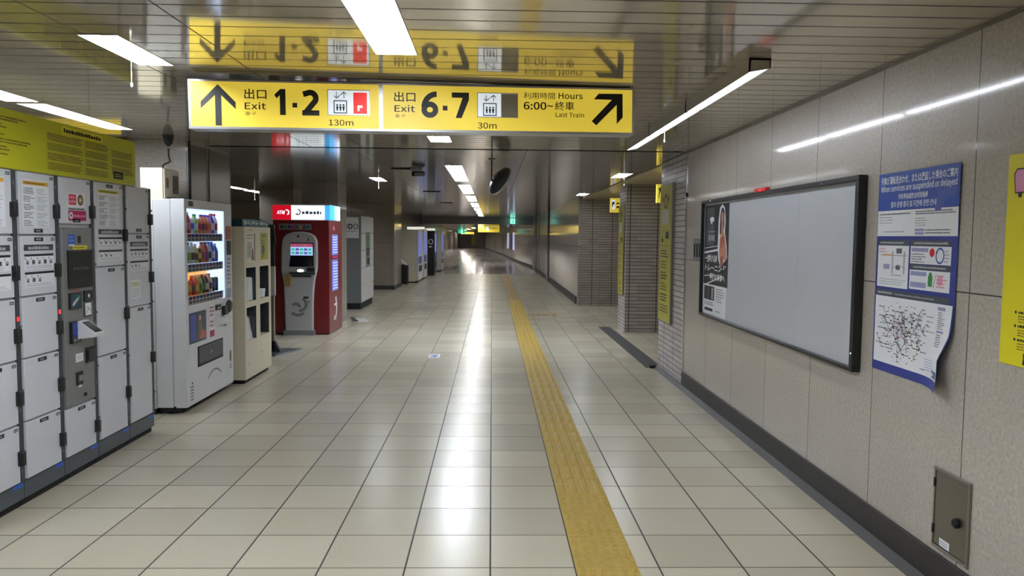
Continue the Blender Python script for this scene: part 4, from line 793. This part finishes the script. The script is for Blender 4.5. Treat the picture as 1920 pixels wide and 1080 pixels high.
# signs in the openings on the right
t = thing('opening_sign', 'lit yellow arrow sign hanging in the nearer opening on the right', 'sign', (2.33, 11.0, 2.055), 0); obj('panel', B('sign_yellow').box(.0, .9, 0, .08, 0, .26), t); obj('hanger', B('dark_grey').box(.2, .24, .02, .06, .26, .37).box(.7, .74, .02, .06, .26, .37), t)
b = B('sign_ink').poly([(.018, .06), (.026, .06), (.044, .16), (.052, .12), (.06, .22), (.016, .2), (.032, .17)], -.002); b.greek(.15, .8, .06, .2, 2, -.002, .5, (.4, 1), .1, 'sign_ink'); obj('lettering', b, t)
t = thing('opening_sign', 'lit yellow sign hanging in the farther opening on the right', 'sign', (2.355, 15.5, 2.055), 0); obj('panel', B('sign_yellow').box(.0, .9, 0, .08, 0, .285), t); obj('hanger', B('dark_grey').box(.2, .24, .02, .06, .285, .37).box(.7, .74, .02, .06, .285, .37), t)
b = B('sign_white').rect(.02, .09, .06, .25, -.002); b.m('sign_ink').poly([(.03, .1), (.04, .1), (.06, .17), (.075, .14), (.08, .22), (.03, .2)], -.003); b.greek(.12, .6, .07, .22, 2, -.002, .5, (.4, 1), .1, 'sign_ink'); obj('lettering', b, t)

# ------------------------------------------------------------------ right wall
t = thing('display_board', 'large black framed silver display board on the stone wall, mostly empty', 'display board', (2.0, 7.24, .842), RW)
W, Hh, D = 3.125, 1.063, .05
b = B('black').box(0, W, -D, -.002, 0, .022).box(0, W, -D, -.002, Hh-.03, Hh).box(0, .022, -D, -.002, .022, Hh-.03).box(W-.04, W, -D, -.002, .022, Hh-.03); fr = obj('frame', b, t, .003)
obj('screw', B('chrome').lathe([(.008, 0), (.005, .004), (0, .004)], (.3, -D, Hh-.015), 8, (0, -1, 0)).lathe([(.008, 0), (.005, .004), (0, .004)], (1.75, -D, Hh-.015), 8, (0, -1, 0)).lathe([(.008, 0), (.005, .004), (0, .004)], (2.65, -D, Hh-.015), 8, (0, -1, 0)).lathe([(.008, 0), (.005, .004), (0, .004)], (W-.02, -D, .1), 8, (0, -1, 0)), fr)
for a, c in ((.022, 2.245), (2.248, W-.04)): obj('metal_sheet', B('aluminium').box(a, c, -.02, -.008, .022, Hh-.03), t)
b = B('red').box(1.50, 1.74, -.062, -.03, Hh-.005, Hh+.02); b.m('led_red').box(1.6, 1.66, -.064, -.06, Hh, Hh+.012); obj('red_clip', b, t)
t = thing('advert_poster', 'narrow black advert poster with a standing person, in the left end of the display board', 'poster', (2.0, 7.195, .872), RW); y = -.0225
b = B('ink').box(0, .73, -.022, -.0205, .27, .985); b.m('paper').box(0, .70, -.022, -.0205, 0, .27); sh = obj('sheet', b, t, smooth=False)
b = B('dark_grey').rect(.05, .3, .62, .96, y); b.m('paper').disc(.22, .845, .03, y-.0004, 12).poly([(.16, .86), (.22, .88), (.3, .87), (.3, .84), (.2, .83)], y-.0006).greek(.13, .34, .74, .755, 1, y-.0005, .8, (.5, 1), .02, 'ink_pale').m('paper').text('SEKINE', .12, .34, .665, .715, y-.0006, .0); b.seg(.03, .595, .42, .62, .006, y-.0004).seg(.02, .555, .43, .585, .018, y-.0004).seg(.05, .26, .6, .36, .01, y-.0004)
b.m('paper').text('一生動ける体', .04, .42, .47, .54, y-.0006, .01, .1).text('トレーニング', .04, .68, .39, .455, y-.0006, .01, .1).text('最強の身体へ', .2, .66, .31, .375, y-.0006, .01, .1); b.seg(.02, .34, .2, .355, .008, y-.0004)
b.m('dark_grey').rect(.03, .36, .13, .255, y).m('ink').rect(.08, .13, .13, .255, y-.0004).rect(.2, .27, .13, .255, y-.0004).m('offwhite').rect(.28, .31, .14, .24, y-.0006); b.greek(.41, .66, .12, .25, 6, y, .35, (.5, 2), .4, 'ink_grey').greek(.05, .36, .08, .115, 2, y, .5, (.5, 1), .2, 'ink_grey').m('ink').rect(.06, .32, .03, .055, y).greek(.4, .62, .03, .06, 1, y, .6, (.4, .8), .4, 'ink_pale'); obj('print', b, sh)
b = B('paper').poly([(.43, .6), (.44, .85), (.47, .95), (.54, .98), (.61, .95), (.64, .84), (.63, .74), (.69, .62), (.71, .52), (.62, .48), (.52, .44), (.46, .5)], y-.0006)
b.m('hair').poly([(.48, .72), (.485, .88), (.52, .945), (.565, .955), (.605, .92), (.61, .8), (.59, .74), (.53, .72)], y-.001); b.m('skin').disc(.552, .865, .036, y-.0014, 16, .05).poly([(.53, .83), (.575, .83), (.585, .76), (.64, .7), (.68, .6), (.69, .5), (.62, .51), (.6, .46), (.52, .47), (.48, .56), (.49, .68), (.53, .75)], y-.0012)
b.m('red_brown').poly([(.5, .69), (.6, .71), (.63, .66), (.6, .6), (.52, .6)], y-.0016).poly([(.5, .52), (.6, .54), (.6, .45), (.52, .45)], y-.0016); b.m('skin').poly([(.56, .66), (.66, .55), (.69, .5), (.65, .49), (.56, .6)], y-.0018); obj('printed_figure', b, sh)
# service information poster, curling off the wall at its lower right corner
t = thing('information_poster', 'tall blue and white train service poster with a route map, its lower corner curling off', 'poster', (2.0, 3.985, .893), RW)
PW, PH = .705, 1.0
def curl(x, y, z):
    # paper lifts away from the wall towards the lower right corner
    u = max(0, (x-PW*.62)/(PW*.38)); v = max(0, 1-z/.42)
    y -= .004+.085*u*u*v*v + .003*abs(math.sin(z*5))*x/PW
    x -= .05*u*max(0, 1-abs(z-.14)/.11)*(x/PW)**2
    return x, y, z
def grid(b, x0, x1, z0, z1, y, nx=None, nz=None):
    nx = nx or max(1, round((x1-x0)/.022)); nz = nz or max(1, round((z1-z0)/.022))
    for i in range(nx):
        for j in range(nz): b.rect(x0+(x1-x0)*i/nx, x0+(x1-x0)*(i+1)/nx, z0+(z1-z0)*j/nz, z0+(z1-z0)*(j+1)/nz, y)
    return b
b = B('navy'); grid(b, 0, PW, 0, PH, 0); grid(b, 0, PW, 0, PH, .0008); sh = obj('sheet', b.warp(curl), t)
b = B('royal'); grid(b, 0, PW, .815, PH, -.0006); b.m('royal_soft').ring(.46, .82, .1, .13, -.001, 20, 0, PI*.75).ring(.63, .8, .06, .11, -.001, 16, PI*.3, PI)
b.m('paper').text('列車が運転見合わせ、または遅延した場合のご案内', .025, PW-.02, .942, .982, -.0016, .005).text('When services are suspended or delayed', .025, PW-.02, .898, .938, -.0016, .005).text('列车停运或晚点时的指南', .2, .46, .864, .892, -.0016, .005).text('열차 운행 중지 및 지연에 관한 안내', .13, .53, .825, .855, -.0016, .005); obj('heading', b.warp(curl), sh)
b = B('paper'); grid(b, .004, PW-.004, .685, .812, -.0006); b.greek(.02, .33, .79, .8, 1, -.0012, .7, (.6, 1.5), .3, 'ink_grey').greek(.02, .26, .745, .785, 3, -.0012, .35, (1, 3), .5, 'ink_pale').greek(.36, PW-.02, .785, .805, 2, -.0012, .6, (.6, 1.6), .08, 'ink_grey').greek(.36, .46, .73, .775, 4, -.0012, .4, (1, 3), .2, 'ink_pale'); b.m('lavender').rect(.36, .44, .708, .72, -.0012).rect(.36, .44, .692, .704, -.0012); b.greek(.45, .66, .694, .72, 2, -.0012, .5, (.6, 1.6), .2, 'ink_grey').greek(.07, .28, .70, .715, 1, -.0012, .5, (.4, 1), .2, 'ink_pale'); obj('text_panel', b.warp(curl), sh)
b = B('plinth_grey').rect(.02, .315, .64, .665, -.0006).rect(.33, PW-.045, .64, .665, -.0006).rect(.33, PW-.045, .53, .552, -.0006); b.greek(.04, .28, .646, .66, 1, -.0012, .7, (.5, 1), .05, 'light_grey').greek(.36, PW-.07, .646, .66, 1, -.0012, .7, (.5, 1), .05, 'light_grey').greek(.36, PW-.07, .535, .548, 1, -.0012, .7, (.5, 1), .05, 'light_grey')
b.m('paper'); grid(b, .02, .315, .43, .638, -.0006); grid(b, .33, PW-.045, .556, .638, -.0006); grid(b, .33, PW-.045, .435, .527, -.0006)
b.m('ink_pale').rect(.16, .172, .5, .61, -.0012).rect(.27, .282, .5, .61, -.0012).rect(.05, .3, .588, .592, -.0012).m('orange').rect(.07, .16, .588, .594, -.0014).m('lavender').rect(.08, .14, .52, .545, -.0012).m('ink_grey').rect(.2, .25, .6, .625, -.0012).rect(.2, .24, .52, .54, -.0014).m('ink_pale').seg(.16, .52, .22, .545, .004, -.0012).seg(.22, .545, .29, .525, .004, -.0012); b.greek(.04, .3, .44, .475, 3, -.0012, .3, (1, 3), .2, 'ink_pale').greek(.03, .12, .6, .63, 2, -.0012, .5, (.4, .8), .3, 'pink').greek(.15, .3, .485, .5, 1, -.0012, .5, (.4, 1), .3, 'ink_pale')
b.m('lavender').rect(.34, .48, .612, .63, -.0012).rect(.34, .475, .5, .52, -.0012).rect(.34, .475, .445, .47, -.0012).m('royal_soft').ring(.575, .597, .026, .034, -.0012, 20, 0, 2*PI, 1.1).m('red').disc(.512, .61, .02, -.0014, 14).m('ink').disc(.55, .612, .006, -.0016, 8); b.greek(.34, .46, .56, .607, 4, -.0012, .4, (.6, 2), .3, 'ink_grey').greek(.61, .65, .565, .625, 4, -.0012, .4, (.5, 1), .3, 'ink_pale'); b.m('green').rect(.49, .525, .455, .5, -.0012).poly([(.49, .5), (.525, .5), (.515, .52), (.5, .52)], -.0012); b.m('ink_pale').seg(.535, .45, .55, .51, .006, -.0012).m('pink').disc(.585, .485, .022, -.0012, 14); b.greek(.56, .64, .45, .515, 4, -.0014, .5, (.4, .8), .3, 'd_pink'); obj('guide_panels', b.warp(curl), sh)
b = B('plinth_grey'); grid(b, .02, PW-.04, .385, .415, -.0006); b.greek(.03, .18, .393, .408, 1, -.0012, .8, (.5, 1), .05, 'light_grey').greek(.2, .55, .393, .405, 1, -.0012, .6, (.5, 1), .05, 'ink_pale')
b.m('paper'); grid(b, .015, PW-.012, .045, .383, -.0012)
rr = random.Random(3); lc = ['ink_grey', 'ink_pale', 'ink_grey', 'slate', 'lavender', 'ink_grey', 'gold', 'ink_pale', 'd_pink', 'slate', 'ink_grey', 'd_lime']
for k in range(34):            # the route map: bent lines with station dots and names
    x, z = rr.gauss(.29, .10), rr.gauss(.215, .07); a = rr.choice((0, .25, .5, .75))*PI+rr.choice((0, PI)); ln = []
    for s in range(rr.randint(3, 6)):
        L_ = rr.uniform(.02, .055); nx, nz = x+math.cos(a)*L_, z+math.sin(a)*L_
        if not (.03 < nx < .5 and .06 < nz < .37): break
        b.m(lc[k % 12]).seg(x, z, nx, nz, .0032, -.0026-.00002*k); x, z = nx, nz; a += rr.choice((-.25, 0, 0, .25))*PI
        b.m('ink' if rr.random() < .5 else 'ink_grey').disc(x, z, .0026, -.0034, 6); b.m('ink_grey').rect(x+.004, x+.004+rr.uniform(.008, .022), z-.002, z+.002, -.0034)
for k in range(150):
    r, q = (rr.random()**.6)*.2, rr.uniform(0, 2*PI); x, z = .28+r*1.05*math.cos(q), .215+r*.75*math.sin(q); b.m('ink_grey' if k % 5 else 'ink').rect(x, x+rr.uniform(.006, .02), z, z+.0035, -.0034)
b.m('lavender').rect(.585, .645, .355, .37, -.0028).rect(.585, .645, .255, .265, -.0028); b.greek(.59, .645, .27, .35, 9, -.0028, .4, (1, 2.5), .4, 'ink_grey').greek(.59, .645, .19, .25, 6, -.0028, .4, (1, 2.5), .4, 'ink_grey').greek(.5, .58, .24, .33, 4, -.0028, .3, (.6, 1.6), .5, 'ink_pale').greek(.5, .62, .07, .13, 5, -.0028, .3, (1, 3), .3, 'lavender')
b.m('teal').rect(.6, .64, .055, .085, -.0028).m('navy').rect(.64, .68, .055, .085, -.0028).m('paper').text('M', .608, .632, .062, .078, -.0034, .02); obj('route_map', b.warp(curl), sh)
# yellow poster at the right edge
t = thing('wall_poster', 'bright yellow poster with a pink suitcase at the right edge of the photo', 'poster', (2.0, 2.975, 1.085), RW)
b = B('yellow_poster').box(0, .57, -.006, -.002, 0, .805); sh = obj('sheet', b, t, .001)
y = -.007; b = B('ink').poly([(.045, .655), (.33, .655), (.35, .67), (.33, .745), (.05, .75), (.035, .73)], y); b.m('pink').poly([(.05, .66), (.325, .66), (.34, .672), (.322, .74), (.055, .744), (.042, .728)], y-.0004); b.m('ink').ring(.19, .745, .03, .04, y-.0004, 12, 0, PI).disc(.075, .65, .012, y-.0005, 10).disc(.29, .65, .012, y-.0005, 10); b.m('d_purple').seg(.12, .66, .11, .742, .004, y-.0006).seg(.25, .66, .25, .742, .004, y-.0006); obj('suitcase_print', b, sh)
b = B('ink')
for k in range(3): b.m('ink').disc(.085, .205-.052*k, .006, y, 8).greek(.1, .5, .198-.052*k, .212-.052*k, 1, y, .7, (.5, 1.2), .2, 'ink').greek(.1, .52, .165-.052*k, .195-.052*k, 3, y, .4, (.6, 2), .2, 'brown')
b.m('ink').disc(.15, .045, .014, y, 10).poly([(.135, .01), (.165, .01), (.162, .035), (.138, .035)], y).m('paper').disc(.15, .035, .006, y-.0004, 8); b.greek(.19, .5, .02, .055, 3, y, .4, (.6, 2), .2, 'brown'); obj('lettering', b, sh)
# access hatch low on the wall
t = thing('access_hatch', 'small steel access hatch with a round lock low on the right wall', 'hatch', (2.0, 3.368, .192), RW)
b = B('steel').box(0, .262, -.012, -.002, 0, .013).box(0, .262, -.014, -.002, .348, .362).box(0, .012, -.012, -.002, .013, .348).box(.25, .262, -.012, -.002, .013, .348); obj('frame', b, t, .002)
d = obj('door', B('brushed').box(.014, .248, -.009, -.003, .016, .345), t, .002)
obj('knob', B('matt_black').lathe([(.02, 0), (.022, .01), (.016, .018), (0, .02)], (.185, -.009, .165), 18, (0, -1, 0)), d); obj('hinge', B('matt_black').box(.004, .014, -.014, -.008, .27, .31).box(.004, .014, -.014, -.008, .06, .1), d)
b = B('paper').rect(.06, .135, .02, .055, -.0098); b.greek(.066, .13, .026, .048, 2, -.0102, .5, (.4, .8), .2, 'ink_pale'); obj('label', b, d)
# grille near the wall end
t = thing('wall_grille', 'small grey grille of upright slots on the wall left of the display board', 'grille', (2.0, 7.64, 1.345), RW)
obj('plate', B('mid_grey').box(0, .3, -.012, -.002, 0, .21), t, .003); b = B('matt_black')
for k in range(3): b.box(.035+.09*k, .085+.09*k, -.014, -.011, .03, .175)
obj('slots', b, t); b = B('light_grey')
for k in range(3): b.box(.05+.09*k, .07+.09*k, -.016, -.013, .16, .18)
obj('studs', b, t)
t = thing('wall_stud', 'small dark round stud on the steel edge at the end of the stone wall', 'stud', (1.998, 7.93, 2.0), RW); obj('stud_head', B('matt_black').lathe([(.022, .004), (.018, .02), (0, .024)], n=14, ax=(0, -1, 0)), t)
# yellow strip posters on the tiled pillars
def strip(y_left, w, z0, z1, x, lab, n):
    t = thing('pillar_sign', lab, 'sign', (x, y_left, z0), RW, 'yellow exit guides on the tiled pillars'); h = z1-z0
    obj('backing', B('steel').box(0, w, -.03, -.002, 0, h), t, .003); fc = obj('face', B('strip_yellow').box(.012, w-.012, -.033, -.029, .012, h-.012), t)
    y = -.0345; b = B('sign_ink')
    obj('white_notice', B('offwhite').rect(w*.22, w*.78, h-.46, h-.30, y), fc)
    b.m('sign_ink').seg(w*.22, h-.14, w*.3, h-.2, .03, y).seg(w*.78, h-.14, w*.7, h-.2, .03, y).ring(w*.5, h-.2, .06, .085, y, 16); b.m('ink').rect(w*.55, w*.8, h-.62, h-.54, y).rect(w*.2, w*.35, h-.66, h-.62, y); obj('pictogram', b, fc); b = B('sign_ink_soft').rect(w*.1, w*.9, h-.706, h-.7, y)
    zz_ = h-.74
    for k in range(6):
        b.greek(w*.15, w*.85, zz_-.1, zz_, 3, y, .5, (.5, 1.2), .4, 'brown' if k % 2 else 'sign_ink'); zz_ -= .125
    obj('lettering', b, fc)
strip(9.1, .6, .6, 2.17, 2.0, 'tall yellow exit guide panel on the nearest tiled pillar', 0)
strip(13.25, .48, .6, 2.1, 2.19, 'tall yellow exit guide panel on the second tiled pillar', 1)
for k, (yy, xx) in enumerate(((49.5, 1.36), (55.5, 1.13))):
    t = thing('lit_poster', ['nearer lit poster on the far right wall', 'farther lit poster on the far right wall'][k], 'poster', (xx-.01, yy, .7), RW+.04, 'lit posters on the far right wall'); obj('sheet', B('poster_lit').box(0, .8, -.04, -.005, 0, 1.1), t)
# floor sticker
t = thing('floor_sticker', 'small pale sticker on the floor tiles left of centre', 'sticker', (-.735, 10.0, 0), 0); b = B('offwhite').box(-.07, .07, -.16, .16, 0, .003); b.m('lavender').box(-.05, .05, -.13, .13, .003, .0034).m('ink_grey').box(-.02, .03, -.06, .06, .0034, .0038); obj('sheet', b, t)
